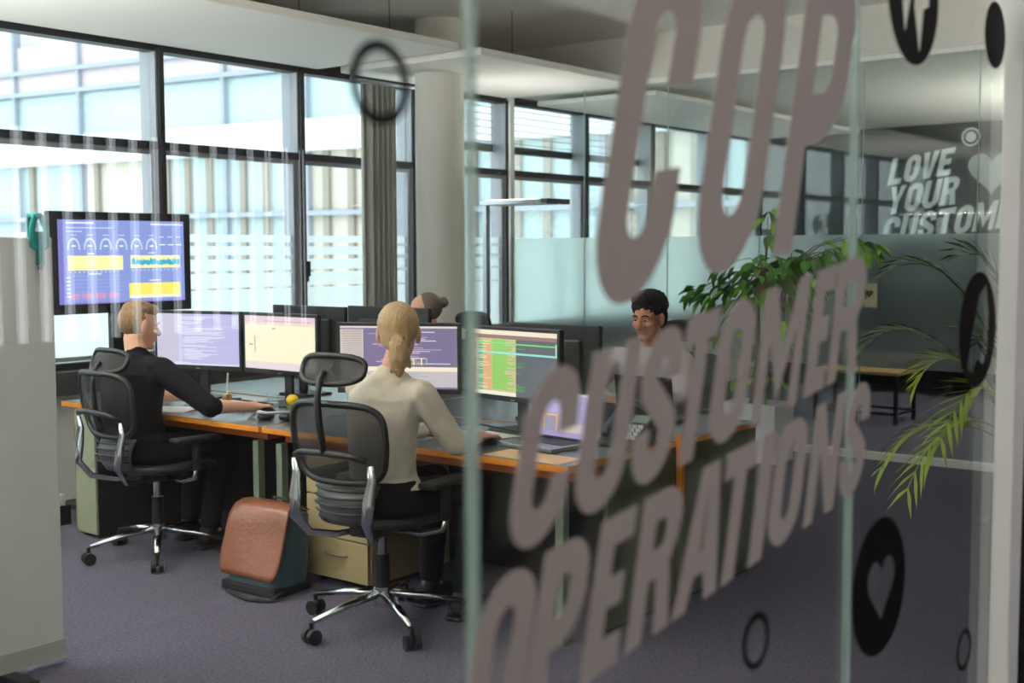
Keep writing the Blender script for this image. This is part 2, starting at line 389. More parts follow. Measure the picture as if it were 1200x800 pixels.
# ================================================================== lettering
def arc(cx, cy, rx, ry, a0, a1, n=7):
    return [(cx + rx * math.cos(math.radians(a0 + (a1 - a0) * i / n)), cy + ry * math.sin(math.radians(a0 + (a1 - a0) * i / n))) for i in range(n + 1)]
def rrect(x0, y0, x1, y1, rx, ry):
    return arc(x1 - rx, y0 + ry, rx, ry, -90, 0) + arc(x1 - rx, y1 - ry, rx, ry, 0, 90) + arc(x0 + rx, y1 - ry, rx, ry, 90, 180) + arc(x0 + rx, y0 + ry, rx, ry, 180, 270)
def stroke(P, s):
    L, R_ = [], []
    for i, p in enumerate(P):
        a, b = P[max(0, i - 1)], P[min(len(P) - 1, i + 1)]
        dx, dy = b[0] - a[0], b[1] - a[1]; l = math.hypot(dx, dy) or 1
        L.append((p[0] - dy / l * s / 2, p[1] + dx / l * s / 2)); R_.append((p[0] + dy / l * s / 2, p[1] - dx / l * s / 2))
    return L + R_[::-1]
def letter(ch, w, h, s, t=None):
    """outline loops of a heavy condensed grotesque capital in a w x h box, stem s, bar t"""
    t = t or s * 1.0
    r = w * .5; ri = max(w / 2 - s, .004); ro = w * .5; ryo = min(w * .62, h * .3); ryi = min(ri * 1.3, h * .2)
    if ch == 'O': return [rrect(0, 0, w, h, ro, ryo), rrect(s, t, w - s, h - t, ri, ryi)]
    if ch == 'C':
        o = [(w, .36 * h)] + arc(w - ro, ryo, ro, ryo, 0, -90) + arc(ro, ryo, ro, ryo, -90, -180) + arc(ro, h - ryo, ro, ryo, 180, 90) + arc(w - ro, h - ryo, ro, ryo, 90, 0) + [(w, .60 * h), (w - s, .60 * h)]
        i = arc(w - s - ri, h - t - ryi, ri, ryi, 0, 90) + arc(s + ri, h - t - ryi, ri, ryi, 90, 180) + arc(s + ri, t + ryi, ri, ryi, 180, 270) + arc(w - s - ri, t + ryi, ri, ryi, -90, 0) + [(w - s, .36 * h)]
        return [o + i]
    if ch == 'U':
        return [[(w, h)] + arc(w - ro, ryo, ro, ryo, 0, -90) + arc(ro, ryo, ro, ryo, -90, -180) + [(0, h), (s, h)] + arc(s + ri, t + ryi, ri, ryi, 180, 270) + arc(w - s - ri, t + ryi, ri, ryi, -90, 0) + [(w - s, h)]]
    if ch == 'S':
        a = (w - s) / 2; b = .21 * h; c1 = h - t / 2 - b; c2 = t / 2 + b
        P = [(w - s / 2, h * .64)] + arc(w / 2, c1, a, b, 0, 180, 14) + [(s / 2 + .02 * w, c1 - .06 * h), (w * .36, .56 * h), (w * .64, .44 * h), (w - s / 2 - .02 * w, c2 + .06 * h)] + arc(w / 2, c2, a, b, 0, -180, 14) + [(s / 2, h * .36)]
        return [stroke(P, s)]
    if ch == 'T': return [[(w / 2 - s / 2, 0), (w / 2 + s / 2, 0), (w / 2 + s / 2, h - t), (w, h - t), (w, h), (0, h), (0, h - t), (w / 2 - s / 2, h - t)]]
    if ch == 'I': return [[(0, 0), (w, 0), (w, h), (0, h)]]
    if ch == 'L': return [[(0, 0), (w, 0), (w, t), (s, t), (s, h), (0, h)]]
    if ch == 'E':
        m0, m1 = h / 2 - t / 2, h / 2 + t / 2
        return [[(0, 0), (w, 0), (w, t), (s, t), (s, m0), (w * .88, m0), (w * .88, m1), (s, m1), (s, h - t), (w, h - t), (w, h), (0, h)]]
    if ch == 'P':
        k = .36 * h; rr = min(w * .5, (h - k) * .45); r2 = max(rr - s, .004)
        return [[(0, 0), (s, 0), (s, k)] + arc(w - rr, k + rr * 1.1, rr, rr * 1.1, -90, 0) + arc(w - rr, h - rr, rr, rr, 0, 90) + [(0, h)],
                [(s, k + t)] + arc(w - s - r2, k + t + r2, r2, r2, -90, 0) + arc(w - s - r2, h - t - r2, r2, r2, 0, 90) + [(s, h - t)]]
    if ch == 'R':
        k = .40 * h; rr = min(w * .5, (h - k) * .45); r2 = max(rr - s, .004)
        return [[(0, 0), (s, 0), (s, k), (w * .52, k), (w - s * 1.0, 0), (w, 0), (w * .86, k * .95), (w * .8, k + t * .35), (w * .96, k + t * 1.0)] + arc(w - rr, h - rr, rr, rr, 0, 90) + [(0, h)],
                [(s, k + t)] + arc(w - s - r2, k + t + r2, r2, r2, -90, 0) + arc(w - s - r2, h - t - r2, r2, r2, 0, 90) + [(s, h - t)]]
    if ch == 'A':
        return [[(0, 0), (s, 0), (s + .1 * w, .22 * h), (w - s - .1 * w, .22 * h), (w - s, 0), (w, 0), (w * .5 + s * .62, h), (w * .5 - s * .62, h)],
                [(s + .16 * w, .22 * h + t * .8), (w - s - .16 * w, .22 * h + t * .8), (w * .5, h * .84)]]
    if ch == 'N': return [[(0, 0), (s * .9, 0), (s * .9, h * .62), (w - s * .9, 0), (w, 0), (w, h), (w - s * .9, h), (w - s * .9, h * .38), (s * .9, h), (0, h)]]
    if ch == 'M': return [[(0, 0), (s * .85, 0), (s * .85, h * .6), (w / 2, h * .1), (w - s * .85, h * .6), (w - s * .85, 0), (w, 0), (w, h), (w - s, h), (w / 2, h * .45), (s, h), (0, h)]]
    if ch == 'V': return [[(w / 2 - s * .6, 0), (w / 2 + s * .6, 0), (w, h), (w - s, h), (w / 2, h * .22), (s, h), (0, h)]]
    if ch == 'Y': return [[(w / 2 - s / 2, 0), (w / 2 + s / 2, 0), (w / 2 + s / 2, h * .42), (w, h), (w - s, h), (w / 2, h * .6), (s, h), (0, h), (w / 2 - s / 2, h * .42)]]
VINYL = M('grey_vinyl', (170, 161, 157), 0.75, var=(2, 0.03), spec=0.2)
BVINYL = M('black_vinyl', (14, 12, 12), 0.6, spec=0.2)
def front(u, v, hgt): return Vector((u, FY - .0085 + hgt, v))
def word(name, label, letters, base, slope, lean, h, s, t, to3, mat, thick=.001):
    """letters: (char, left, right) measured along the baseline"""
    x0 = letters[0][1]; loc = to3(x0, base + slope * x0, 0)
    T = thing(name, label, 'lettering', loc)
    for ch, a, b in letters:
        f = lambda u, v, hh, a=a: to3(a + u + lean * v, base + slope * (a + u + lean * v) + v, hh)
        flat_shape('letter', letter(ch, b - a, h, s, t), thick, mat, T, f)
    return T
word('vinyl_word', 'huge grey vinyl letters COP at the top of the front glass', [('C', 1.355, 1.56), ('O', 1.632, 1.85), ('P', 1.92, 2.145)], 1.248, .135, .285, .50, .074, .09, front, VINYL)
word('vinyl_word', 'slanted grey vinyl word CUSTOMER on the front glass', [('C', 1.178, 1.303), ('U', 1.322, 1.447), ('S', 1.462, 1.578), ('T', 1.580, 1.682), ('O', 1.692, 1.815), ('M', 1.845, 2.02), ('E', 2.05, 2.138), ('R', 2.148, 2.29)], .966, .139, .27, .222, .043, .044, front, VINYL)
word('vinyl_word', 'slanted grey vinyl word OPERATIONS, lowest line on the front glass', [('O', 1.083, 1.205), ('P', 1.213, 1.327), ('E', 1.346, 1.438), ('R', 1.460, 1.580), ('A', 1.590, 1.732), ('T', 1.713, 1.824), ('I', 1.840, 1.890), ('O', 1.905, 2.03), ('N', 2.058, 2.19), ('S', 2.208, 2.325)], .750, .127, .27, .212, .042, .042, front, VINYL)

# ---- round black stickers on the front glass
def ring(cx, cz, r, ri=None, n=48):
    L = [[(cx + r * math.cos(2 * PI * k / n), cz + r * math.sin(2 * PI * k / n)) for k in range(n)]]
    if ri: L.append([(cx + ri * math.cos(2 * PI * k / n), cz + ri * math.sin(2 * PI * k / n)) for k in range(n)])
    return L
def heart(cx, cz, s, n=40):
    out = []
    for k in range(n):
        a = 2 * PI * k / n
        out.append((cx + s * 16 * math.sin(a) ** 3 / 16, cz + s * (13 * math.cos(a) - 5 * math.cos(2 * a) - 2 * math.cos(3 * a) - math.cos(4 * a)) / 16))
    return out
def sticker(label, cx, cz, loops):
    o = flat_shape('vinyl_sticker', loops, .001, BVINYL, None, lambda u, v, hh: Vector((u - cx, hh, v - cz)))
    o.location = front(cx, cz, 0); tag(o, label, 'sticker'); return o
sticker('small black ring sticker over the top of the curtain', .969, 1.703, ring(.969, 1.703, .046, .034))
sticker('large black disc sticker with two pale wedges at the top edge', 2.567, 2.052, ring(2.567, 2.052, .145) + [[(2.485, 2.09), (2.556, 2.10), (2.551, 2.05), (2.515, 1.965)], [(2.575, 2.10), (2.66, 2.10), (2.655, 2.04), (2.625, 2.03), (2.603, 1.932), (2.565, 2.03)]])
sticker('plain solid black dot sticker beside the white end post', 3.119, 2.043, ring(3.119, 2.043, .08))
sticker('large black disc sticker with a heart cut out of it', 2.437, .821, ring(2.437, .821, .145) + [heart(2.445, .822, .075)])
sticker('small black ring sticker under the word OPERATIONS', 1.877, .849, ring(1.877, .849, .05, .037))
sticker('small black ring sticker low beside the white end post', 2.995, .539, ring(2.995, .539, .052, .040))
sticker('large black disc sticker with an irregular opening in front of the palm', 3.041, 1.325, ring(3.041, 1.325, .14) + [[(3.045, 1.41), (3.10, 1.435), (3.125, 1.36), (3.12, 1.27), (3.085, 1.235), (3.04, 1.255), (3.0, 1.215), (2.965, 1.235), (2.985, 1.29), (3.01, 1.34)]])

# ---- slogan on the dark far wall
SLOG = M('white_slogan_paint', (240, 242, 242), 0.7)
def far(u, v, hgt): return Vector((EX - .004 + hgt, -u, v))
def wl(a, wd, gp, txt): 
    out = []
    for ch in txt: out.append((ch, a, a + wd * (1.25 if ch == 'M' else .9 if ch in 'LE' else 1))); a = out[-1][2] + gp
    return out
word('slogan_word', 'white slanted word LOVE, top line of the wall slogan', wl(-5.186, .165, .022, 'LOVE'), 2.234 + .14 * 5.186, .14, .21, .285, .06, .06, far, SLOG, .003)
word('slogan_word', 'white slanted word YOUR, middle line of the wall slogan', wl(-5.197, .175, .022, 'YOUR'), 1.907 + .135 * 5.197, .135, .21, .30, .06, .06, far, SLOG, .003)
word('slogan_word', 'white slanted word CUSTOMERS, lowest line of the wall slogan', wl(-5.25, .178, .022, 'CUSTOMERS'), 1.762 + .137 * 3.83, .137, .21, .30, .06, .06, far, SLOG, .003)
o = flat_shape('painted_heart', [heart(0, 0, .25)], .003, M('pale_heart_paint', (186, 192, 192), 0.7), None, lambda u, v, hh: Vector((hh, -u, v))); o.location = (EX - .004, 4.05, 2.355); tag(o, 'large pale heart painted on the dark wall beside the slogan', 'wall graphic')
o = flat_shape('painted_roundel', ring(0, 0, .10, .078) + ring(0, 0, .056), .003, SLOG, None, lambda u, v, hh: Vector((hh, -u, v))); o.location = (EX - .004, 4.276, 2.722); tag(o, 'pale ring with a dot above the heart on the dark wall', 'wall graphic')
# small cream notice stuck on the back partition
t = thing('notice', 'small cream notice with a dark heart stuck on the back glass', 'notice', (PX - .0095, 3.45, 1.19))
pl = lambda u, v, hh: Vector((PX - .0095 + hh, -u, v))
flat_shape('sheet', [[(-3.545, 1.15), (-3.50, 1.215), (-3.475, 1.21), (-3.48, 1.275), (-3.362, 1.28), (-3.362, 1.105), (-3.47, 1.105), (-3.51, 1.13)]], .001, M('cream_print', (246, 232, 200), 0.7), t, pl)
flat_shape('print', [heart(-3.425, 1.205, .032)], .001, M('dark_print', (82, 84, 78), 0.7), t, lambda u, v, hh: pl(u, v, hh) - Vector((.0012, 0, 0)))
flat_shape('print', [[(-3.475, 1.255), (-3.462, 1.262), (-3.44, 1.165), (-3.45, 1.165)]], .001, _M['dark_print'], t, lambda u, v, hh: pl(u, v, hh) - Vector((.0012, 0, 0)))

# ================================================================== desks
DZ = 0.71
def desk(label, x0, x1, y0, y1, front_dir):
    t = thing('desk', label, 'desk', ((x0 + x1) / 2, (y0 + y1) / 2, 0))
    wbox('desktop', ORANGE, x0, x1, y0, y1, DZ - .028, DZ - .002, t, bev=.002)
    wbox('top_surface', LINO, x0 + .001, x1 - .001, y0 + .001, y1 - .001, DZ - .002, DZ, t)
    lg = M('desk_leg_steel', (118, 130, 116), 0.45, 0.3)
    for x in (x0 + .06, x1 - .06):
        for y in (y0 + .07, y1 - .07): wbox('leg', lg, x - .02, x + .02, y - .02, y + .02, 0, DZ - .078, t, bev=.003)
    beam = M('orange_beam', (190, 92, 24), 0.5)
    for x in (x0 + .12, x1 - .12): wbox('beam', beam, x - .02, x + .02, y0 + .05, y1 - .05, DZ - .078, DZ - .028, t)
    bx_ = (x1 - .012, x1 - .002) if front_dir < 0 else (x0 + .002, x0 + .012)
    wbox('shade_panel', BLACKM, bx_[0], bx_[1], y0 + .09, y1 - .09, .02, DZ - .03, t)  # matt black panel added to keep light out from under the desk
    for y in (y0 + .07, y1 - .07): wbox('beam', beam, x0 + .14, x1 - .14, y - .02, y + .02, DZ - .078, DZ - .028, t)
    return t
desk('grey desk with orange edge where the man in black sits', 3.70, 4.49, 4.41, 6.05, -1)
desk('grey desk with orange edge where the blonde woman sits', 3.70, 4.49, 2.64, 4.385, -1)
desk('grey desk with orange edge where the man in grey sits', 4.52, 5.25, 2.64, 4.385, 1)
desk('grey desk with orange edge behind the far pair of monitors', 4.52, 5.25, 4.41, 6.05, 1)
DOL = M('dark_olive_panel', (78, 84, 56), 0.5, var=(3, 0.06))
def end_panel(label, x0, x1, y0, y1, mat=DOL):
    t = thing('end_panel', label, 'desk panel', ((x0 + x1) / 2, (y0 + y1) / 2, 0)); 
    wbox('panel', mat, x0, x1, y0, y1, 0.01, DZ - .03, t, bev=.002); wbox('plinth', BLACKM, x0 + .01, x1 - .01, y0 + .005, y1 - .005, 0, .01, t)
end_panel('olive end panel below the blonde woman\'s desk', 3.98, 4.485, 2.645, 2.668)
end_panel('olive end panel below the desk of the man in grey', 4.53, 5.245, 2.645, 2.668)
t = thing('divider_post', 'thin orange upright where the two near desks meet', 'post', (4.505, 2.63, 0.44)); wbox('strip', ORANGE, 4.493, 4.502, 2.61, 2.638, .44, .735, t); wbox('strip', ORANGE, 4.508, 4.517, 2.61, 2.638, .44, .735, t)
# olive cabinet carrying the left end of the left desk
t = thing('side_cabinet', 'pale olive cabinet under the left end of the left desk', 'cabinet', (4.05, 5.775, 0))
LOL = M('pale_olive_lacquer', (152, 158, 136), 0.5)
wbox('body', LOL, 3.68, 4.42, 5.70, 5.865, .02, .615, t, bev=.003); wbox('plinth', BLACKM, 3.70, 4.40, 5.70, 5.86, 0, .02, t)
wbox('front_board', LOL, 3.665, 3.68, 5.69, 5.868, .02, .68, t, bev=.002); wbox('shade_board', BLACKM, 3.68, 4.42, 5.685, 5.70, .0, .615, t)  # black board on the side paints in the shade under the desk
# drawer pedestal under the woman's desk
def pedestal(label, x0, y0, face=-1):
    t = thing('drawer_pedestal', label, 'drawer unit', (x0 + .28, y0 + .2, 0))
    pm = M('beige_pedestal', (176, 160, 122), 0.5)
    wbox('body', pm, x0 + .02, x0 + .55, y0, y0 + .40, .03, .60, t, bev=.003)
    for k in range(3):
        d = wbox('drawer', pm, x0, x0 + .02, y0 + .004, y0 + .396, .035 + k * .19, .035 + k * .19 + .183, t, bev=.002)
        G().tube([(x0, y0 + .13, .15 + k * .19), (x0 - .022, y0 + .14, .15 + k * .19), (x0 - .022, y0 + .26, .15 + k * .19), (x0, y0 + .27, .15 + k * .19)], .005).xf(W2L(t)).obj('handle', ALU, d)
    for a in (.06, .5):
        for b in (.05, .35): G().cyl((x0 + a, y0 + b, 0), (x0 + a, y0 + b, .03), .018).obj('castor', BLACK, t, world=True)
pedestal('beige drawer pedestal behind the blonde woman\'s chair', 3.80, 3.80)

# ================================================================== swivel chairs
MESH = see_through('black_chair_mesh', (30, 30, 34), 0.18, 0.7)
PAD = M('black_chair_pad', (24, 24, 28), 0.6, bump=(300, .15))
def build_chair(label, loc, rz, group):
    t = thing('swivel_chair', label, 'office chair', loc, rz, group)
    # star base
    for k in range(5):
        a = 2 * PI * k / 5 + .35; c, s = math.cos(a), math.sin(a); D = Vector((c, s, 0))
        l = G().tube([D * .03 + Vector((0, 0, .135)), D * .18 + Vector((0, 0, .118)), D * .335 + Vector((0, 0, .088))], [.024, .02, .014], 8, flat=.75, up=(0, 0, 1)).obj('base_leg', CHROME, t, smooth=True)
        side = Vector((-s, c, 0)); p = D * .345
        w_ = G().cyl(p + side * .008 + Vector((0, 0, .03)), p + side * .030 + Vector((0, 0, .03)), .03, n=18).cyl(p - side * .030 + Vector((0, 0, .03)), p - side * .008 + Vector((0, 0, .03)), .03, n=18)
        w_.cyl(p + Vector((0, 0, .03)), p + Vector((0, 0, .085)), .009, n=8).obj('castor', BLACK, l)
    G().cyl((0, 0, .085), (0, 0, .165), .042, .036).obj('hub', CHROME, t, smooth=False)
    G().cyl((0, 0, .165), (0, 0, .30), .03).obj('gas_shroud', BLACK, t)
    G().cyl((0, 0, .30), (0, 0, .40), .019).obj('gas_column', CHROME, t)
    G().box(-.13, .10, -.07, .07, .385, .44).obj('tilt_mechanism', BLACK, t, bev=.012)
    # seat: dished cushion
    def seat(u, v):
        a = 2 * PI * u; rr = min(1.0, v * 1.0)
        e = 2.6; cx = abs(math.cos(a)) ** (2 / e) * (1 if math.cos(a) > 0 else -1); cy = abs(math.sin(a)) ** (2 / e) * (1 if math.sin(a) > 0 else -1)
        return Vector((.03 + cx * rr * .25, cy * rr * .255, 0))
    prof = [(0.0, .482), (.5, .478), (.85, .488), (.97, .484), (1.0, .465), (.96, .448), (.6, .442), (0.0, .442)]
    g = G()
    def sf(u, v):
        i = min(int(v * 7), 6); f = v * 7 - i; r0, z0 = prof[i]; r1, z1 = prof[i + 1]; r = r0 + (r1 - r0) * f; z = z0 + (z1 - z0) * f
        p = seat(u, r); drop = max(0, (p.x - .18)) * .35; return Vector((p.x, p.y, z - drop))
    g.grid(sf, 32, 7, closed_u=True).obj('seat', PAD, t, smooth=True)
    # chrome blades from the mechanism up to the back
    for s in (-1, 1):
        g = G().tube([(-.06, s * .05, .405), (-.17, s * .10, .40), (-.27, s * .15, .425), (-.325, s * .175, .50), (-.315, s * .18, .58), (-.30, s * .185, .66), (-.31, s * .185, .72)], [.012, .015, .02, .026, .03, .022, .014], 8, flat=.55, up=(1, 0, 0))
        g.obj('back_blade', CHROME, t, smooth=True)
        # arm rest: chrome bar, post, pad
        g = G().tube([(.02, s * .06, .40), (.03, s * .18, .395), (.035, s * .275, .42), (.035, s * .29, .47)], .014, 8); b = g.obj('arm_bar', CHROME, t, smooth=True)
        G().tube([(.035, s * .29, .46), (.035, s * .29, .60)], .021, 10, flat=.7).obj('arm_post', BLACK, t, smooth=True)
        G().box(-.09, .17, s * .285 - .045, s * .285 + .045, .598, .626).obj('arm_pad', PAD, t, bev=.013)
    # back rest frame + mesh
    def bk(y, z):
        k = (z - .62) / .33
        return Vector((-.275 - .05 * math.sin(PI * min(1, max(0, k))) * .4 - .06 * k + .10 * (y / .22) ** 2 * .6, y, z))
    loop = []
    hw, z0, z1 = .225, .635, .945
    for k in range(40):
        a = 2 * PI * k / 40; e = 4.2
        cy = abs(math.cos(a)) ** (2 / e) * (1 if math.cos(a) > 0 else -1); cz = abs(math.sin(a)) ** (2 / e) * (1 if math.sin(a) > 0 else -1)
        ww = hw * (1 - .10 * (cz < 0) * abs(cz)); loop.append(bk(cy * ww, (z0 + z1) / 2 + cz * (z1 - z0) / 2))
    G().tube(loop, .014, 8, closed=True).obj('back_frame', BLACK, t, smooth=True)
    g = G(); c_ = bk(0, (z0 + z1) / 2)
    V = []; F = []
    for q in range(6):
        f = q / 5
        for p in loop: V.append(bk(p.y * f, (z0 + z1) / 2 + (p.z - (z0 + z1) / 2) * f))
    for q in range(5): F += [(q * 40 + i, q * 40 + (i + 1) % 40, q * 40 + 40 + (i + 1) % 40, q * 40 + 40 + i) for i in range(40)]
    g.add(V, F).obj('back_mesh', MESH, t, smooth=True)
    # lumbar pad with ribs, carried by a black bracket
    g = G().grid(lambda u, v: Vector((-.262 + .06 * (2 * u - 1) ** 2 - .03 * math.sin(PI * v), (u - .5) * .30 * (1 - .25 * v ** 2), .625 - v * .16)), 14, 6).obj('lumbar_support', M('grey_lumbar', (92, 92, 98), 0.4, 0.2), t, smooth=True)
    md = g.modifiers.new('thick', 'SOLIDIFY'); md.thickness = .008
    for k in range(4): G().tube([(-.283 + .06 * (2 * u - 1) ** 2 - .02 * math.sin(PI * (.2 + k * .18)), (u - .5) * .28, .605 - k * .03) for u in [i / 10 for i in range(11)]], .005, 6).obj('lumbar_rib', BLACK, t, smooth=True)
    G().tube([(-.315, -.175, .735), (-.345, -.12, .755), (-.352, 0, .76), (-.345, .12, .755), (-.315, .175, .735)], .014, 8).obj('cross_bar', BLACK, t, smooth=True)
    # head rest on a stem
    G().tube([(-.352, 0, .755), (-.378, 0, .86), (-.388, 0, .96), (-.372, 0, 1.045), (-.345, 0, 1.07)], [.014, .014, .013, .012, .011], 8).obj('headrest_stem', BLACK, t, smooth=True)
    hl = []
    for k in range(32):
        a = 2 * PI * k / 32; e = 3.0
        cy = abs(math.cos(a)) ** (2 / e) * (1 if math.cos(a) > 0 else -1); cz = abs(math.sin(a)) ** (2 / e) * (1 if math.sin(a) > 0 else -1)
        y = cy * .15; hl.append(Vector((-.335 + .045 * (y / .15) ** 2 + .02 * cz, y, 1.075 + cz * .052)))
    hr = G().tube(hl, .012, 8, closed=True).obj('headrest_frame', BLACK, t, smooth=True)
    V = []; F = []
    for q in range(5):
        f = q / 4
        for p in hl: V.append(Vector((-.335 + .045 * (p.y * f / .15) ** 2 + .02 * (p.z - 1.075) / .052 * f, p.y * f, 1.075 + (p.z - 1.075) * f)))
    for q in range(4): F += [(q * 32 + i, q * 32 + (i + 1) % 32, q * 32 + 32 + (i + 1) % 32, q * 32 + 32 + i) for i in range(32)]
    G().add(V, F).obj('headrest_mesh', see_through('headrest_weave', (30, 30, 34), 0.06, 0.7), t, smooth=True)
    return t
def copy_tree(o, parent=None):
    c = o.copy(); COL.objects.link(c); c.parent = parent
    for ch in list(o.children): copy_tree(ch, c)
    return c
chair0 = build_chair('black mesh swivel chair with chrome base under the blonde woman', (3.51, 3.43, 0), .12, 'mesh swivel chairs')
for lb, loc, rz in (('black mesh swivel chair with chrome base under the man in black', (3.66, 5.14, 0), -.05),
                    ('black mesh swivel chair behind the man in grey', (5.60, 3.36, 0), PI + .1),
                    ('black mesh swivel chair of the person with the bun', (5.66, 5.02, 0), PI - .12)):
    c = copy_tree(chair0); c.location = loc; c.rotation_euler = (0, 0, rz); c['label'] = lb
    if 'under the man in black' in lb:
        for ch in c.children:
            if ch.name.startswith('headrest'): ch.location = (.05, 0, -.075)

# ================================================================== monitors
def screen_rects(kind, R):
    L = []
    if kind == 'code':
        L += [(0, 0, 1, 1, (196, 186, 232), 0), (0, 0, .27, 1, (206, 194, 216), 1), (.27, .0, .31, 1, (214, 206, 238), 1)]
        z = .93
        while z > .08:
            a = .31 + R.choice([0, .02, .05, .02]); n = R.random()
            if n > .15: L.append((a, z, a + R.uniform(.08, .5), z + .012, (240, 238, 250), 2))
            z -= .024
        L += [(.28, .755, .97, .76, (226, 222, 246), 2), (.92, .78, .97, .96, (214, 206, 240), 2), (0, 0, 1, .03, (232, 226, 246), 2)]
        for k in range(20): L.append((.02 + k * .02, .035, .03 + k * .02, .05, (250, 248, 255), 3))
    elif kind == 'sheet':
        L += [(0, 0, 1, 1, (254, 240, 208), 0), (0, .88, 1, 1, (232, 200, 206), 1), (0, .83, 1, .88, (244, 214, 200), 1), (0, .12, 1, .14, (240, 222, 190), 1), (0, 0, 1, .12, (236, 214, 222), 1)]
        for k in range(16): L.append((.3 + k * .04, .9, .32 + k * .04, .915, (150, 120, 140), 2))
        L += [(.14, .3, .155, .62, (196, 160, 120), 2), (.06, .44, .12, .47, (120, 190, 170), 2), (.4, .76, .45, .775, (110, 90, 100), 2), (.05, .6, .06, .61, (120, 100, 90), 2)]
    elif kind == 'dash':
        L += [(0, 0, 1, 1, (122, 106, 142), 0), (0, .97, 1, 1, (226, 206, 206), 1), (0, .28, 1, .35, (246, 226, 200), 1), (0, .03, 1, .28, (196, 184, 190), 1), (0, .03, .2, .95, (206, 192, 186), 1)]
        z = .93
        while z > .38:
            L.append((.02, z, .19, z + .008, (150, 120, 120), 2)); a = R.uniform(.22, .6)
            L.append((a, z, a + R.uniform(.1, .4), z + .012, R.choice([(214, 204, 226), (180, 164, 200), (236, 226, 240)]), 2)); z -= .028
        for k in range(14): L.append((.45 + k * .022, .38, .462 + k * .022, .40 + .1 * abs(math.sin(k * 1.3)), [(220, 120, 110), (120, 190, 140), (240, 220, 150)][k % 3], 3))
        for k in range(12): L.append((.22 + R.random() * .6, .05 + .018 * k, .3 + R.random() * .65, .057 + .018 * k, (150, 138, 150), 2))
    elif kind == 'green':
        L += [(0, 0, 1, 1, (92, 94, 100), 0), (0, .93, 1, 1, (250, 226, 204), 1), (0, .87, 1, .93, (150, 112, 104), 1), (0, .03, .54, .87, (206, 190, 140), 1), (0, 0, .54, .06, (244, 236, 216), 2), (0, .79, 1, .81, (120, 226, 110), 3), (0, .64, 1, .67, (150, 226, 214), 3), (.985, .64, 1, .84, (190, 236, 220), 3)]
        L += [(.04, .06, .06, .84, (140, 60, 50), 2), (.09, .06, .15, .84, (90, 180, 140), 2), (.15, .06, .25, .84, (226, 170, 120), 2)]
        z = .84
        while z > .08:
            L.append((.26, z, R.uniform(.4, .54), z + .014, (96, 206, 60), 2))
            if R.random() > .55: L.append((.54, z, R.uniform(.56, .66), z + .010, (80, 170, 60), 2))
            if R.random() > .4: L.append((R.uniform(.0, .05), z, R.uniform(.1, .26), z + .01, (250, 226, 190), 3))
            z -= .022
    elif kind == 'laptop':
        L += [(0, 0, 1, 1, (164, 146, 196), 0), (0, .95, 1, 1, (220, 200, 220), 1), (.18, .12, .45, .5, (244, 184, 80), 1), (.21, .12, .42, .46, (150, 140, 170), 2), (.5, .12, .95, .32, (226, 210, 190), 1)]
        z = .9
        while z > .54: L.append((.05, z, R.uniform(.3, .95), z + .012, (214, 200, 236), 2)); z -= .035
        for k in range(14): L.append((.5 + k * .033, .12, .515 + k * .033, .32 + .08 * abs(math.sin(k)), (170, 140, 150), 2))
    elif kind == 'tv':
        L += [(0, 0, 1, 1, (138, 150, 212), 0), (0, 0, .045, 1, (126, 120, 196), 1), (.045, .0, 1, .02, (140, 120, 196), 1)]
        L += [(.06, .955, .27, .972, (236, 238, 250), 2), (.72, .95, .99, .968, (226, 228, 246), 2), (.06, .9, .42, .912, (206, 206, 240), 2), (.06, .855, .18, .868, (206, 206, 240), 2)]
        for k in range(6):
            cx = .115 + k * .122
            for q in range(13):
                a = PI * q / 12; L.append((cx + .042 * math.cos(a) - .006, .66 + .115 * math.sin(a) - .012, cx + .042 * math.cos(a) + .006, .66 + .115 * math.sin(a) + .012, (206, 222, 232), 2))
            L.append((cx - .015, .68, cx + .015, .7, (236, 240, 246), 2)); L.append((cx - .02, .815, cx + .025, .825, (216, 220, 240), 2))
        for k in range(3): L += [(.79 + .07 * k, .8, .83 + .07 * k, .81, (230, 232, 246), 2), (.79 + .07 * k, .70, .84 + .07 * k, .715, (230, 232, 246), 2)]
        L += [(.07, .40, .49, .575, (250, 240, 170), 2), (.55, .42, .96, .575, (250, 240, 170), 2)]
        for k in range(40):
            x = .56 + k * .0099; h = .45 + .02 * R.random(); L.append((x, h, x + .01, h + .05 + .03 * R.random(), (60, 170, 206), 3))
        L += [(.535, .08, .96, .235, (252, 226, 110), 2), (.535, .05, .96, .09, (240, 236, 200), 3)]
        for k in range(6): L.append((.07, .33 - .045 * k, .49, .335 - .045 * k, (160, 176, 226), 2))
        for k in range(6): L.append((.055, .31 - .045 * k, .085, .322 - .045 * k, (236, 238, 250), 3))
        for k in range(4): L.append((.07 + .1 * k, .06, .15 + .1 * k, .13, (200, 150, 190), 2))
        L += [(.22, .59, .27, .605, (236, 238, 250), 2), (.7, .6, .75, .612, (236, 238, 250), 2), (.22, .35, .32, .362, (236, 238, 250), 2), (.7, .26, .8, .272, (236, 238, 250), 2)]
        for k in range(12): L.append((.08 + .033 * k, .375, .095 + .033 * k, .385, (220, 222, 240), 3)); L.append((.56 + .033 * k, .39, .575 + .033 * k, .40, (220, 222, 240), 3))
    return L
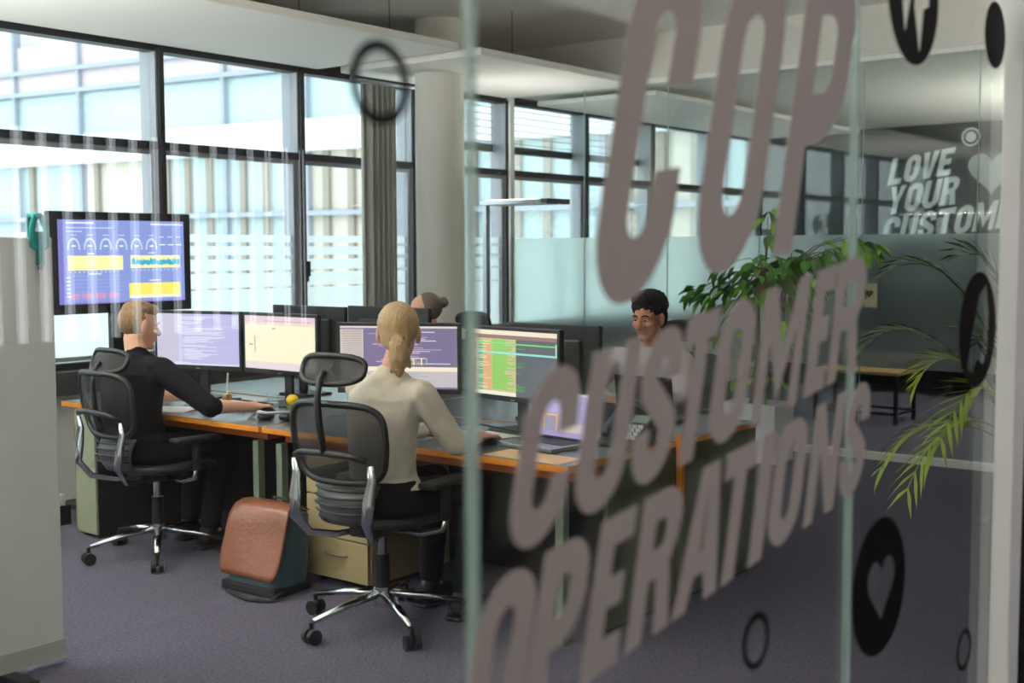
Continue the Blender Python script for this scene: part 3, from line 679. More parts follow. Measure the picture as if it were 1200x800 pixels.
def make_screen(name, kind, w, h, parent, to3, strength, seed=1):
    """lit screen picture: rectangles with their colour stored per corner"""
    L = screen_rects(kind, random.Random(seed)); V, F, C = [], [], []
    for x0, z0, x1, z1, col, lay in L:
        x0, x1 = max(0, x0), min(1, x1); k = len(V)
        for x, z in ((x0, z0), (x1, z0), (x1, z1), (x0, z1)): V.append(to3((x - .5) * w, (z - .5) * h, .0003 * lay)); C.append(rgb(*col))
        F.append((k, k + 1, k + 2, k + 3))
    me = bpy.data.meshes.new(name); me.from_pydata([tuple(v) for v in V], [], F)
    at = me.color_attributes.new('pixels', 'FLOAT_COLOR', 'POINT')
    for i, c in enumerate(C): at.data[i].color = c
    return link(name, me, screen_mat('lit_screen_%g' % strength, strength), parent)
def monitor(label, left, theta, w, h, zc, kind, strength=.8, seed=1, stand=True, mount=DZ):
    th = math.radians(theta); d = Vector((math.sin(th), -math.cos(th), 0)); c = Vector((left[0], left[1], 0)) + d * w / 2
    t = thing('monitor', label, 'monitor', (c.x, c.y, mount), th - PI / 2); z = zc - mount
    g = G().box(-w / 2, w / 2, -.016, .012, z - h / 2, z + h / 2); b = g.obj('housing', BLACK, t, bev=.004)
    G().box(-w * .33, w * .33, .012, .038, z - h * .3, z + h * .3).obj('rear_bulge', BLACK, t, bev=.012)
    bz = .017
    if kind: make_screen('screen', kind, w - 2 * bz, h - 2 * bz - .008, t, lambda x, zz, l: Vector((x, -.0163 - l, z + .004 + zz)), strength, seed)
    G().box(-.012, .012, -.0172, -.016, z - h / 2 + .006, z - h / 2 + .010).obj('badge', ALU, t)
    if stand:
        G().box(-.03, .03, .04, .06, .012, z + .03).obj('neck', BLACK, t, bev=.006)
        G().box(-.12, .12, -.06, .13, 0, .012).obj('foot', BLACK, t, bev=.005)
    return t
monitor('monitor with lavender code in front of the man in black', (4.15, 5.80), 15, .585, .325, 1.035, 'code', .6, 1)
monitor('monitor with a cream spreadsheet right of the code monitor', (4.30, 5.215), 0, .585, .325, 1.035, 'sheet', .62, 2)
monitor('monitor with violet charts in front of the blonde woman', (4.03, 4.215), 28, .60, .335, 1.02, 'dash', .65, 3)
monitor('monitor with bright green rows right of the blonde woman', (4.31, 3.625), -8, .585, .335, 1.015, 'green', .62, 4)
monitor('monitor seen from behind, dark back above the green-row monitor', (4.75, 3.20), 180, .585, .335, 1.0, None)
monitor('monitor of the far desk seen from behind, left of the pair', (4.75, 4.90), 180, .60, .335, 1.045, None)
monitor('monitor of the far desk seen from behind, right of the pair', (4.75, 4.275), 180, .60, .335, 1.055, None)
# large dashboard display on a floor stand by the windows
t = thing('display', 'large wall-style display with blue dashboard by the windows', 'display', (4.30, 6.32, 0))
G().box(-.49, .47, -.025, .03, 1.165, 1.755).obj('housing', BLACKM, t, bev=.006)
make_screen('screen', 'tv', .86, .485, t, lambda x, zz, l: Vector((x - .01, -.0254 - l, 1.465 + zz)), .68, 5)
G().box(-.06, .02, .03, .08, .03, 1.4).obj('stand_pole', BLACK, t); G().box(-.3, .26, -.18, .22, 0, .03).obj('stand_foot', BLACK, t, bev=.008)

# ---- laptops
def laptop(label, c, rz, kind, tilt=.25):
    t = thing('laptop', label, 'laptop', (c[0], c[1], DZ), rz)      # local x = right for its user, y = away from user
    w, d = .315, .215
    G().box(-w / 2, w / 2, -d / 2, d / 2, .003, .018).obj('base', ALU if kind else BLACK, t, bev=.003)
    G().box(-w * .43, w * .43, -.01, d / 2 - .02, .018, .0195).obj('keyboard', BLACK, t)
    R = Euler((-tilt, 0, 0)).to_matrix(); p = Vector((0, d / 2, .018))
    g = G().box(-w / 2, w / 2, 0, .007, 0, .205); g.V = [p + R @ v for v in g.V]; l = g.obj('lid', BLACK, t, bev=.002)
    if kind: make_screen('screen', kind, w - .02, .185, l, lambda x, zz, q: p + R @ Vector((x, -.0006 - q, .105 + zz)), .62, 8)
    else: make_screen('screen', 'laptop', w - .02, .185, l, lambda x, zz, q: p + R @ Vector((x, -.0006 - q, .105 + zz)), .62, 9)
    return t, p, R
laptop('open laptop with violet screen beside the woman\'s mouse', (4.02, 3.005), -PI / 2 - .12, 'laptop', .12)
t, p, R = laptop('open black laptop seen from behind in front of the man in grey', (5.02, 3.05), PI / 2, None, .15)
# pale emblem on its lid
g = G()
for a in range(5):
    an = 2 * PI * a / 5 + .3; g.ell(p + R @ Vector((.09 + .012 * math.cos(an), .0072, .075 + .014 * math.sin(an))), (.006, .0012, .007), None, 8, 6)
g.ell(p + R @ Vector((.09, .0072, .075)), (.009, .0012, .009), None, 8, 6); g.obj('lid_emblem', PAPER, [c for c in t.children if c.name.startswith('lid')][0])

# ================================================================== small things on the desks
def keyboard(label, c, rz, body, keys):
    t = thing('keyboard', label, 'keyboard', (c[0], c[1], DZ), rz)
    G().box(-.22, .22, -.065, .065, 0, .014).obj('body', body, t, bev=.004)
    g = G()
    for r in range(5):
        for k in range(15): g.box(-.212 + k * .0285, -.212 + k * .0285 + .024, -.055 + r * .023, -.055 + r * .023 + .019, .014, .019)
    g.obj('keys', keys, t, kind='stuff')
def mouse(label, c, rz):
    t = thing('computer_mouse', label, 'mouse', (c[0], c[1], DZ), rz)
    def f(u, v):
        a = 2 * PI * u; r = math.sin(PI / 2 * v); return Vector((.055 * math.cos(a) * r, .032 * math.sin(a) * r, .002 + .034 * math.cos(PI / 2 * v)))
    G().grid(f, 20, 8, closed_u=True).obj('shell', BLACK, t, smooth=True); G().cyl((.03, -.004, .028), (.03, .004, .028), .01).obj('wheel', ALU, t)
KEYG = M('grey_keys', (196, 200, 206), 0.5)
keyboard('light grey keyboard before the man in black', (4.03, 5.08), -PI / 2 + .1, ALU, KEYG)
keyboard('black keyboard before the blonde woman', (4.02, 3.50), -PI / 2 - .05, BLACK, BLACKM)
mouse('black mouse under the man in black\'s right hand', (4.03, 4.735), 0.1)
mouse('black mouse under the blonde woman\'s right hand', (3.93, 3.225), 0)
# headphones lying at the corner of the left desk
t = thing('headphones', 'silver and black headphones lying on the desk corner', 'headphones', (3.89, 4.50, DZ), .5)
for s in (-1, 1):
    g = G().lathe([(.018, 0), (.036, .004), (.042, .016), (.036, .03), (.02, .034)], (0, s * .055, 0)); g.obj('ear_cup', BLACK, t, smooth=True)
G().tube([(0, -.055 * 1.0, .03), (-.02, -.075, .045), (-.075, -.06, .05), (-.11, 0, .05), (-.075, .06, .05), (-.02, .075, .045), (0, .055, .03)], .012, 8, flat=.6, up=(0, 0, 1)).obj('headband', M('silver_plastic', (190, 194, 202), .35), t, smooth=True)
# black desk clip / stapler
t = thing('stapler', 'dark blue stapler standing at the back of the left desk', 'stapler', (4.10, 5.40, DZ), .8)
G().box(-.05, .05, -.018, .018, 0, .014).obj('base', BLACK, t, bev=.004); G().box(-.05, .05, -.014, .014, .03, .052, rot=(0, -.35, 0)).obj('arm', M('navy_plastic', (30, 32, 70), .4), t, bev=.005); G().box(.03, .055, -.014, .014, .01, .045).obj('hinge', BLACK, t)
# pen stuck in a small wooden block
t = thing('pen_holder', 'small wooden block with one white pen on the left desk', 'pen holder', (4.26, 5.33, DZ))
G().box(-.02, .02, -.02, .02, 0, .035).obj('block', M('oak_block', (176, 140, 92), .6), t, bev=.003); G().cyl((0, 0, .02), (.008, 0, .15), .005).obj('pen', PAPER, t)
# water glass
t = thing('drinking_glass', 'empty drinking glass under the spreadsheet monitor', 'glass', (4.13, 4.80, DZ))
G().lathe([(.026, 0), (.031, .09), (.029, .09), (.024, .006)]).obj('tumbler', GLASS, t, smooth=True); G().lathe([(.0235, .006), (.0265, .04)]).obj('water', thin_glass('water', (.97, .98, .98, 1), 0, 1.33), t)
# yellow topped jar
t = thing('jar', 'small jar with a yellow ball-shaped lid by the headphones', 'jar', (4.10, 4.62, DZ))
G().lathe([(.026, 0), (.03, .01), (.03, .035), (.024, .045)]).obj('pot', M('green_pot', (40, 70, 40), .5), t, smooth=True); G().ell((0, 0, .068), (.032, .032, .03)).obj('lid', M('yellow_plastic', (236, 200, 40), .4), t, smooth=True)
# papers
def papers(label, c, rz, n=3, sz=(.21, .297)):
    t = thing('paper_sheets', label, 'papers', (c[0], c[1], DZ), rz)
    for k in range(n): G().box(-sz[0] / 2, sz[0] / 2, -sz[1] / 2, sz[1] / 2, k * .001, k * .001 + .0008, rot=(0, 0, .06 * k)).obj('sheet', PAPER, t)
papers('white papers beside the man in black\'s elbow', (3.83, 5.28), .4)
papers('white papers under the green-row monitor', (4.18, 3.36), 1.3, 2)
papers('white papers at the back of the left desk', (4.36, 5.30), .1, 2)
# docking station with cables
t = thing('docking_station', 'small black docking box behind the woman\'s keyboard', 'docking station', (4.17, 3.72, DZ), .1)
G().box(-.05, .05, -.09, .09, 0, .032).obj('body', BLACK, t, bev=.006); G().box(-.052, -.05, -.06, .06, .008, .022).obj('port_strip', ALU, t)
# thin tan plate, its colour painted in for the warm glow on the desk
t = thing('desk_glow', 'tan plate painted as the warm glow on the desk corner before the laptop', 'painted glow', (3.80, 2.88, DZ), -.05)
G().box(-.08, .08, -.19, .19, 0, .002).obj('glow_plate', M('tan_glow', (240, 196, 140), .35), t)
G().tube([(-.05, -.02, .0065), (.03, .10, .0065)], .0045).obj('pen', BLACK, t, smooth=True)
# desk phones
def phone(label, c, rz):
    t = thing('desk_phone', label, 'telephone', (c[0], c[1], DZ), rz)
    G().add([(-.09, -.10, 0), (.09, -.10, 0), (.09, .10, 0), (-.09, .10, 0), (-.09, -.10, .025), (.09, -.10, .025), (.09, .10, .12), (-.09, .10, .12)], [(3, 2, 1, 0), (4, 5, 6, 7), (0, 1, 5, 4), (1, 2, 6, 5), (2, 3, 7, 6), (3, 0, 4, 7)]).obj('body', BLACK, t, bev=.008)
    sl = lambda y: .025 + (y + .10) * .475 + .006
    G().tube([(-.06, -.09, sl(-.09) + .018), (-.06, -.07, sl(-.07) + .034), (-.06, .07, sl(.07) + .034), (-.06, .09, sl(.09) + .018)], [.022, .017, .017, .022], 10, flat=.8).obj('handset', M('slate_plastic', (64, 74, 92), .4), t, smooth=True)
    g = G()
    for r in range(4):
        for k in range(3): y = -.075 + r * .024; g.box(.0 + k * .027, .02 + k * .027, y, y + .016, sl(y) - .008, sl(y + .016) + .003)
    g.obj('buttons', KEYG, t); y = .05
    G().add([(0, .035, sl(.035) - .003), (.075, .035, sl(.035) - .003), (.075, .085, sl(.085) - .003), (0, .085, sl(.085) - .003)], [(0, 1, 2, 3)]).obj('display', M('phone_lcd', (120, 136, 130), .2), t)
phone('black desk phone right of the woman\'s laptop', (4.27, 2.745), -PI / 2 + .1)
phone('black desk phone before the man in grey', (4.72, 3.02), PI / 2 - .2)
# cables on the desks
for lb, pts in (('black cable curling under the spreadsheet monitor', [(4.33, 5.3, .716), (4.22, 5.24, .73), (4.16, 5.12, .74), (4.20, 4.98, .73), (4.30, 4.92, .716), (4.36, 4.75, .716)]),
                ('thin dark cable looping over the papers by the green-row monitor', [(4.14, 3.70, .716), (4.08, 3.60, .735), (4.10, 3.42, .76), (4.16, 3.26, .735), (4.25, 3.16, .716)]),
                ('dark cable hanging from the back of the violet-chart monitor', [(4.22, 4.36, .90), (4.28, 4.33, .80), (4.34, 4.30, .73), (4.40, 4.18, .716)])):
    P = [Vector(p_) for p_ in pts]; Q = []
    for i in range(len(P) - 1):
        p0, p1, p2, p3 = P[max(i - 1, 0)], P[i], P[i + 1], P[min(i + 2, len(P) - 1)]
        for k in range(6):
            f = k / 6; Q.append(.5 * ((2 * p1) + (p2 - p0) * f + (2 * p0 - 5 * p1 + 4 * p2 - p3) * f * f + (3 * p1 - p0 - 3 * p2 + p3) * f ** 3))
    Q.append(P[-1]); o = G().tube([q - P[0] for q in Q], .0045, 6).obj('cable', BLACK, smooth=True); o.location = P[0]; tag(o, lb, 'cable')

# ================================================================== floor things
# messenger bag leaning by the pedestal
t = thing('messenger_bag', 'brown leather flap messenger bag standing on the carpet', 'bag', (3.585, 4.235, 0), 0.05)
LEA = M('brown_leather', (120, 71, 49), 0.3, var=(14, .18), bump=(60, .25), spec=.5); CANV = M('black_canvas', (28, 28, 32), .8); BLU = M('blue_grey_nylon', (62, 88, 100), .7)
secs = []
for k in range(9):
    f = k / 8; z = .015 + .33 * f; dx = .07 * f; th_ = .115 - .045 * f ** 2; secs.append((dx, z, th_, .168 - .012 * f))
V = []; 
def bag(u, v):
    i = min(int(v * 8), 7); f = v * 8 - i; a = [secs[i][q] * (1 - f) + secs[i + 1][q] * f for q in range(4)]
    an = 2 * PI * u; e = 5; cx = abs(math.cos(an)) ** (2 / e) * (1 if math.cos(an) > 0 else -1); cy = abs(math.sin(an)) ** (2 / e) * (1 if math.sin(an) > 0 else -1)
    return Vector((a[0] + cx * a[2], cy * a[3], a[1]))
g = G().grid(bag, 48, 8, closed_u=True); k0 = len(g.V); g.F.append(tuple(range(47, -1, -1))); g.I.append(0); g.F.append(tuple(range(8 * 48, 9 * 48))); g.I.append(0)
g.obj('body', BLU, t, smooth=False, bev=.01)
g = G().box(-.119, .119, -.171, .171, 0.0, .045); g.obj('bottom_trim', CANV, t, bev=.012)
fl = [( .11, .36), (.07, .385), (.02, .388), (-.02, .372), (-.045, .33), (-.07, .24), (-.10, .15), (-.125, .075)]
def flap(u, v):
    i = min(int(v * 7), 6); f = v * 7 - i; x = fl[i][0] * (1 - f) + fl[i + 1][0] * f; z = fl[i][1] * (1 - f) + fl[i + 1][1] * f
    hw = .178 - .01 * math.cos(PI * v); 
    if v > .9: hw -= .03 * ((v - .9) / .1) ** 2
    y = (u - .5) * 2 * hw; return Vector((x - .010 * math.sin(PI * u) + .006 * math.sin(9 * y) * math.sin(7 * v), y, z + .006 * math.sin(PI * u)))
o = G().grid(flap, 20, 21).obj('flap', LEA, t, smooth=True); md = o.modifiers.new('thick', 'SOLIDIFY'); md.thickness = .006; md.offset = 0
G().box(-.122, -.118, .09, .145, .095, .115, rot=(0, .3, 0)).obj('leather_patch', M('dark_leather_patch', (110, 64, 44), .5), o)
G().tube([(-.06, -.17, .03), (-.16, -.19, .012), (-.20, -.10, .012), (-.17, .02, .012), (-.14, .10, .014)], .014, 8, flat=.3, up=(0, 0, 1)).obj('strap', CANV, t, smooth=True)
G().tube([(.09, -.05, .375), (.09, -.04, .40), (.09, .04, .40), (.09, .05, .375)], .006, 6).obj('grab_handle', CANV, t, smooth=True)
# black tray with papers behind the olive cabinet
t = thing('paper_tray', 'black floor tray with white papers left of the olive cabinet', 'tray', (3.62, 6.26, 0), 0)
g = G().box(-.17, .17, -.13, .13, 0, .01).box(-.17, .17, -.13, -.12, .01, .11).box(-.17, .17, .12, .13, .01, .11).box(-.17, -.16, -.12, .12, .01, .11).box(.16, .17, -.12, .12, .01, .11); g.obj('tray', BLACK, t)
for k in range(6): G().box(-.15, .15, -.11, .11, .02 + k * .025, .04 + k * .025, rot=(0, 0, .03 * (k % 3 - 1))).obj('paper_bundle', PAPER, t)
# pale standing screen in the left foreground
t = thing('office_screen', 'pale grey freestanding office screen at the left edge', 'screen', (1.1, 4.05, 0))
PG = M('pale_grey_screen', (214, 214, 211), .75)
wbox('panel', PG, -.6, 2.45, 4.03, 4.075, .03, 1.575, t, bev=.006)
wbox('kick_board', M('screen_base_grey', (176, 176, 168), .7), -.6, 2.452, 4.026, 4.079, .03, .10, t)
wbox('foot', BLACK, 2.2, 2.26, 3.88, 4.22, 0, .03, t, bev=.006); wbox('foot', BLACK, -.4, -.34, 3.88, 4.22, 0, .03, t, bev=.006)
# teal lanyard hung over the top of the screen
TEAL = M('teal_webbing', (40, 140, 138), .6)
t = thing('lanyard', 'teal fabric lanyard with a dark tail hanging over the pale screen', 'lanyard', (2.395, 4.026, 1.575))
G().tube([(-.026, -.002, -.03), (-.028, -.004, .03), (-.012, .0, .072), (.012, .0, .072), (.026, -.004, .03), (.026, -.004, -.03), (.0, -.004, -.045)], .013, 8, flat=.4, up=(0, 1, 0), closed=True).obj('loop', TEAL, t, smooth=True)
G().box(-.012, .012, -.012, .06, .070, .086).obj('hook', TEAL, t, bev=.004); G().box(-.012, .012, .052, .060, -.03, .07).obj('hook', TEAL, t, bev=.003)
G().box(-.016, .016, -.009, -.002, -.10, .02).obj('strap_tail', M('dark_teal', (10, 110, 104), .6), t, bev=.003); G().box(-.008, .008, -.011, -.001, -.115, -.095).obj('clip', ALU, t)

# ================================================================== standing luminaire by the column
def luminaire(label, base, head_y0, head_y1, z, power, down=.35):
    x, y = base
    t = thing('standing_lamp', label, 'lamp', (x, y, 0))
    wbox('foot', ALU, x - .2, x + .2, y - .2, y + .12, 0, .02, t, bev=.006)
    wbox('pole', ALU, x - .025, x + .025, y - .02, y + .02, .02, z + .02, t)
    wbox('lamp_head', ALU, x - .15, x + .15, head_y0, head_y1, z - .018, z + .018, t, bev=.004)
    wbox('end_cap', M('lamp_end_grey', (96, 98, 104), .5), x - .152, x + .152, head_y0 - .06, head_y0, z - .02, z + .02, t)
    G().box(x - .13, x + .13, head_y0 + .05, head_y1 - .05, z + .0185, z + .020).obj('uplight_diffuser', emit_mat('warm_white_tube_%g' % power, (255, 248, 238), power), t, world=True)
    G().box(x - .13, x + .13, head_y0 + .05, head_y1 - .05, z - .020, z - .0185).obj('downlight_diffuser', emit_mat('warm_white_panel_%g' % (power * down), (255, 248, 238), power * down), t, world=True)
luminaire('flat aluminium standing lamp beside the column', (7.75, 6.35), 5.68, 6.3, 1.905, 12, 0)
luminaire('added flat standing fill lamp, out of view behind the pale office screen', (1.6, 5.9), 4.6, 5.85, 1.95, 190, 0)  # unseen lamp added to brighten the left part and the sails
luminaire('added flat standing fill lamp, out of view at the far left end of the room', (-.8, 4.2), 2.6, 4.1, 1.95, 170, 0)  # another added lamp outside the view, general fill
luminaire('added flat standing fill lamp, hidden behind the right wall corner', (7.0, 1.75), 1.12, 1.7, 1.95, 60, 0)  # added hidden lamp, lifts the ceiling and floor on the right
luminaire('added flat standing fill lamp, out of view in the room beyond the glass', (11.4, 2.15), 1.2, 2.1, 1.95, 240, 0)  # added unseen lamp that brightens the slogan wall
# fill lights added on the corridor ceiling, unseen behind the camera
for i, (x, lb) in enumerate(((-1.0, 'added square corridor fill light nearest the left end'), (1.4, 'added square corridor fill light above the camera'), (5.0, 'added square corridor fill light farthest along the corridor'))):
    t = thing('ceiling_fill_light', lb, 'fill light', (x, -.9, 3.19), group='added corridor fill lights')
    G().box(-.32, .32, -.32, .32, 0, .06).obj('housing', WHITE, t); G().box(-.29, .29, -.29, .29, -.003, 0).obj('diffuser', emit_mat('corridor_fill_glow', (255, 247, 241), 11), t)

# ================================================================== plants
LEAF = M('glossy_leaf', (84, 138, 54), .38, var=(20, .3), spec=.5); LEAF2 = M('fresh_leaf', (136, 186, 66), .4, var=(20, .25), spec=.5); BARK = M('grey_bark', (120, 104, 84), .85, bump=(40, .4)); SOIL = M('clay_granulate', (120, 66, 44), .95, bump=(80, .8))
t = thing('planter', 'white square planter box behind the right desk end', 'planter', (8.045, 4.05, 0))
g = G().box(-.155, .155, -.215, -.195, 0, .42).box(-.155, .155, .195, .215, 0, .42).box(-.155, -.135, -.195, .195, 0, .42).box(.135, .155, -.195, .195, 0, .42).box(-.135, .135, -.195, .195, 0, .36)
g.obj('box', M('white_lacquer', (236, 234, 240), .35), t); G().box(-.135, .135, -.195, .195, .36, .385).obj('granulate', SOIL, t)
T = thing('potted_tree', 'leafy green tree growing from the white planter', 'tree', (8.045, 4.05, .386))
RT = random.Random(3); tips = []
for k in range(5):
    a = k * 1.3; x, y = .05 * math.cos(a), .05 * math.sin(a)
    tp = [(x, y, 0), (x * .5 + .02 * RT.uniform(-1, 1), y * .5 - .03, .35), (x * 1.5, y * 1.5 - .06, .7), (x * 3 + RT.uniform(-.1, .1), y * 4 - .08 + RT.uniform(-.15, .15), 1.0)]
    G().tube(tp, [.018, .016, .013, .008], 7).obj('stem', BARK, T, smooth=True); tips.append(Vector(tp[-1]))
def leaf_mesh(w, l):
    V = [(0, 0, 0), (l * .25, w * .42, .012), (l * .55, w * .5, .010), (l * .82, w * .26, -.004), (l, 0, -.018), (l * .82, -w * .26, -.004), (l * .55, -w * .5, .010), (l * .25, -w * .42, .012), (l * .3, 0, -.004), (l * .65, 0, -.008)]
    F = [(0, 8, 1), (1, 8, 9, 2), (2, 9, 3), (3, 9, 4), (4, 9, 5), (5, 9, 6), (6, 9, 8, 7), (7, 8, 0)]
    me = bpy.data.meshes.new('leaf'); me.from_pydata(V, [], F); return me
lm1, lm2 = leaf_mesh(.05, .115), leaf_mesh(.05, .115); lm1.materials.append(LEAF); lm2.materials.append(LEAF2)
for lm_ in (lm1, lm2): lm_.polygons.foreach_set('use_smooth', [True] * 8)
base = Vector((8.045, 4.05, .386)); nl = 0; br = G()
for c, r, n, fresh in (((8.1, 3.93, 1.33), (.34, .46, .20), 156, .2), ((8.05, 4.40, 1.19), (.2, .2, .11), 36, .3), ((8.1, 3.52, 1.50), (.2, .28, .13), 34, .35), ((8.1, 3.97, 1.71), (.06, .06, .14), 16, .7), ((8.08, 3.97, .98), (.22, .34, .2), 34, .2), ((8.0, 3.2, 1.56), (.03, .07, .04), 5, .6), ((8.0, 4.38, .90), (.06, .06, .07), 6, .9), ((8.05, 4.05, .58), (.12, .2, .1), 10, .8)):
    for k in range(n):
        while True:
            u = Vector((RT.uniform(-1, 1), RT.uniform(-1, 1), RT.uniform(-1, 1)))
            if u.length < 1: break
        p = Vector((c[0] + u.x * r[0], c[1] + u.y * r[1], c[2] + u.z * r[2]))
        o = bpy.data.objects.new('leaf', lm2 if RT.random() < fresh else lm1); COL.objects.link(o); o.parent = T; nl += 1
        o.location = p - base; out = math.atan2(p.y - 4.0, p.x - 8.1)
        o.rotation_euler = (RT.uniform(-.5, .5), RT.uniform(.1, 1.1), out + RT.uniform(-1.1, 1.1)); sc = RT.uniform(.95, 1.5); o.scale = (sc, sc, sc)
        if k % 5 == 0:
            q = min(tips, key=lambda q_: (q_ + base - p).length); a_ = q; b_ = p - base; m_ = (a_ + b_) / 2 + Vector((0, 0, .05)); br.tube([a_, m_, b_], [.006, .004, .002], 5)
br.obj('branches', BARK, T, smooth=True)
# palm by the right post
t = thing('plant_pot', 'dark grey pot on the carpet beside the end post', 'plant pot', (5.36, 1.42, 0))
GP = M('dark_grey_pot', (72, 72, 76), .6); g = G().box(-.16, .16, -.16, .16, 0, .03).box(-.16, .16, -.16, -.14, .03, .38).box(-.16, .16, .14, .16, .03, .38).box(-.16, -.14, -.14, .14, .03, .38).box(.14, .16, -.14, .14, .03, .38); g.obj('pot', GP, t)
G().box(-.14, .14, -.14, .14, .03, .34).obj('soil', SOIL, t)
T = thing('potted_palm', 'yellow-green palm with arching fronds beside the end post', 'palm', (5.36, 1.42, .34))
PALM = M('palm_green', (138, 158, 50), .45, var=(12, .3)); PALMD = M('palm_dark_green', (58, 78, 40), .5, var=(12, .3))
for k in range(3): G().tube([(.03 * math.cos(k * 2.1), .03 * math.sin(k * 2.1), 0), (.04 * math.cos(k * 2.1), .04 * math.sin(k * 2.1), .3)], .014, 7).obj('stem', BARK, T, smooth=True)
for k, (mid, tip, mt) in enumerate((((5.27, 1.80, 1.12), (5.15, 2.08, 1.09), PALMD), ((5.25, 1.75, .78), (5.12, 1.98, .58), PALM), ((5.2, 1.66, .80), (5.0, 1.82, .52), PALM), ((5.25, 1.66, 1.30), (5.12, 1.92, 1.45), PALMD), ((5.3, 1.52, 1.30), (5.22, 1.66, 1.50), PALMD), ((5.15, 1.55, .95), (4.92, 1.66, .76), PALM), ((5.3, 1.68, 1.02), (5.2, 1.86, .96), PALM), ((5.55, 1.3, 1.2), (5.75, 1.2, 1.3), PALMD), ((5.2, 1.3, 1.1), (5.02, 1.22, 1.0), PALM), ((5.5, 1.6, 1.1), (5.65, 1.75, 1.1), PALMD))):
    a = Vector((5.36, 1.42, .62)); m_ = Vector(mid); b = Vector(tip); q = [a * (1 - f) ** 2 + (2 * m_ - (a + b) / 2) * 2 * f * (1 - f) + b * f * f for f in [i / 14 for i in range(15)]]
    g = G().tube(q, [.006 - .0003 * i for i in range(15)], 5)
    for i in range(4, 15):
        d = (q[i] - q[i - 1]).normalized(); sd = d.cross(Vector((0, 0, 1))).normalized(); l = .20 * math.sin(PI * (i - 2) / 15) + .03
        for s in (-1, 1):
            e = q[i] + (d * .75 + sd * s * .62 + Vector((0, 0, -.18))).normalized() * l; mm = (q[i] + e) / 2 + Vector((0, 0, .012)); wv = d * .017
            g.add([q[i] - wv * .4, q[i] + wv * .4, mm + wv, e, mm - wv], [(0, 1, 2, 4), (4, 2, 3)])
    g.obj('frond', mt, T, world=True)
# low table in the room beyond
t = thing('side_table', 'low black frame table with wooden top beyond the glass', 'table', (10.55, 4.15, 0))
wbox('table_top', M('oak_top', (170, 138, 92), .5), 10.3, 10.8, 3.85, 4.65, .43, .455, t, bev=.003)
for x in (10.33, 10.77):
    for y in (3.88, 4.62): wbox('leg', BLACKM, x - .015, x + .015, y - .015, y + .015, 0, .43, t)
for x in (10.33, 10.77): wbox('rail', BLACKM, x - .012, x + .012, 3.895, 4.605, .08, .10, t)
for y in (3.88, 4.62): wbox('rail', BLACKM, 10.345, 10.755, y - .012, y + .012, .08, .10, t)
# sideboard in the room beyond
t = thing('low_bench', 'pale grey low bench along the dark far wall', 'bench', (12.9, 4.0, 0))
wbox('seat_board', M('pale_bench', (150, 148, 160), .6), 12.6, 13.3, 2.2, 6.2, .34, .40, t, bev=.01)
for y in (2.4, 4.2, 6.0): wbox('leg', BLACKM, 12.65, 13.25, y - .03, y + .03, 0, .34, t)
# curtain stack next to the column
t = thing('curtain', 'dark grey gathered curtain beside the round column', 'curtain', (6.68, 6.5, 0))
def cur(u, v): return Vector((-.165 + .33 * u, .035 * math.sin(u * 2 * PI * 5.5) + .01 * math.sin(u * 31), .06 + 2.70 * v))
o = G().grid(cur, 88, 4).obj('cloth', M('grey_curtain', (178, 178, 172), .9, bump=(90, .2)), t, smooth=True); md = o.modifiers.new('thick', 'SOLIDIFY'); md.thickness = .006
G().cyl((-.3, 0, 2.78), (.5, 0, 2.78), .012).obj('rail', ALU, t)
for x in (-.28, .46): G().box(x - .012, x + .012, -.012, .012, 2.78, 2.85).obj('bracket', ALU, t)

# ================================================================== people
SKIN1 = M('fair_skin', (226, 172, 146), .5, var=(30, .06)); SKIN2 = M('light_brown_skin', (190, 130, 98), .5, var=(30, .06))
def frame(d, n):
    d = Vector(d).normalized(); n = Vector(n); n = (n - d * n.dot(d)).normalized(); return d, n, n.cross(d)
def hand(g, wrist, d, n, thumb):
    """palm, four fingers of unequal length with knuckle bends, thumb from the side of the palm; thumb=+1 leaves on the left of d"""
    wv = Vector(wrist); d, n, l = frame(d, n)
    R = Matrix((d, l, n)).transposed()
    g.ell(wv + d * .045, (.05, .038, .016), R, 14, 8); g.cap(wv - d * .01, wv + d * .03, .026, .026, 10)
    for i, (off, ln) in enumerate(((.030, .070), (.010, .078), (-.011, .072), (-.030, .056))):
        o_ = off * thumb; p = wv + d * (.082 - .004 * abs(i - 1)) + l * o_; fd = (d + l * o_ * 2.0 + n * .10).normalized()
        for seg, (k, dn) in enumerate(((.46, -.12), (.30, -.5), (.24, -.75))):
            dd = (fd + n * dn).normalized(); q = p + dd * ln * k; g.cap(p, q, .0088 - .0008 * seg, .0084 - .0009 * seg, 8); p = q
    p = wv + d * .022 + l * thumb * .030
    for k, dd in ((.040, (d * .6 + l * thumb * .8 - n * .2)), (.032, (d * .95 + l * thumb * .3 - n * .35)), (.022, (d + l * thumb * .05 - n * .45))):
        q = p + dd.normalized() * k; g.cap(p, q, .0105, .0095, 8); p = q
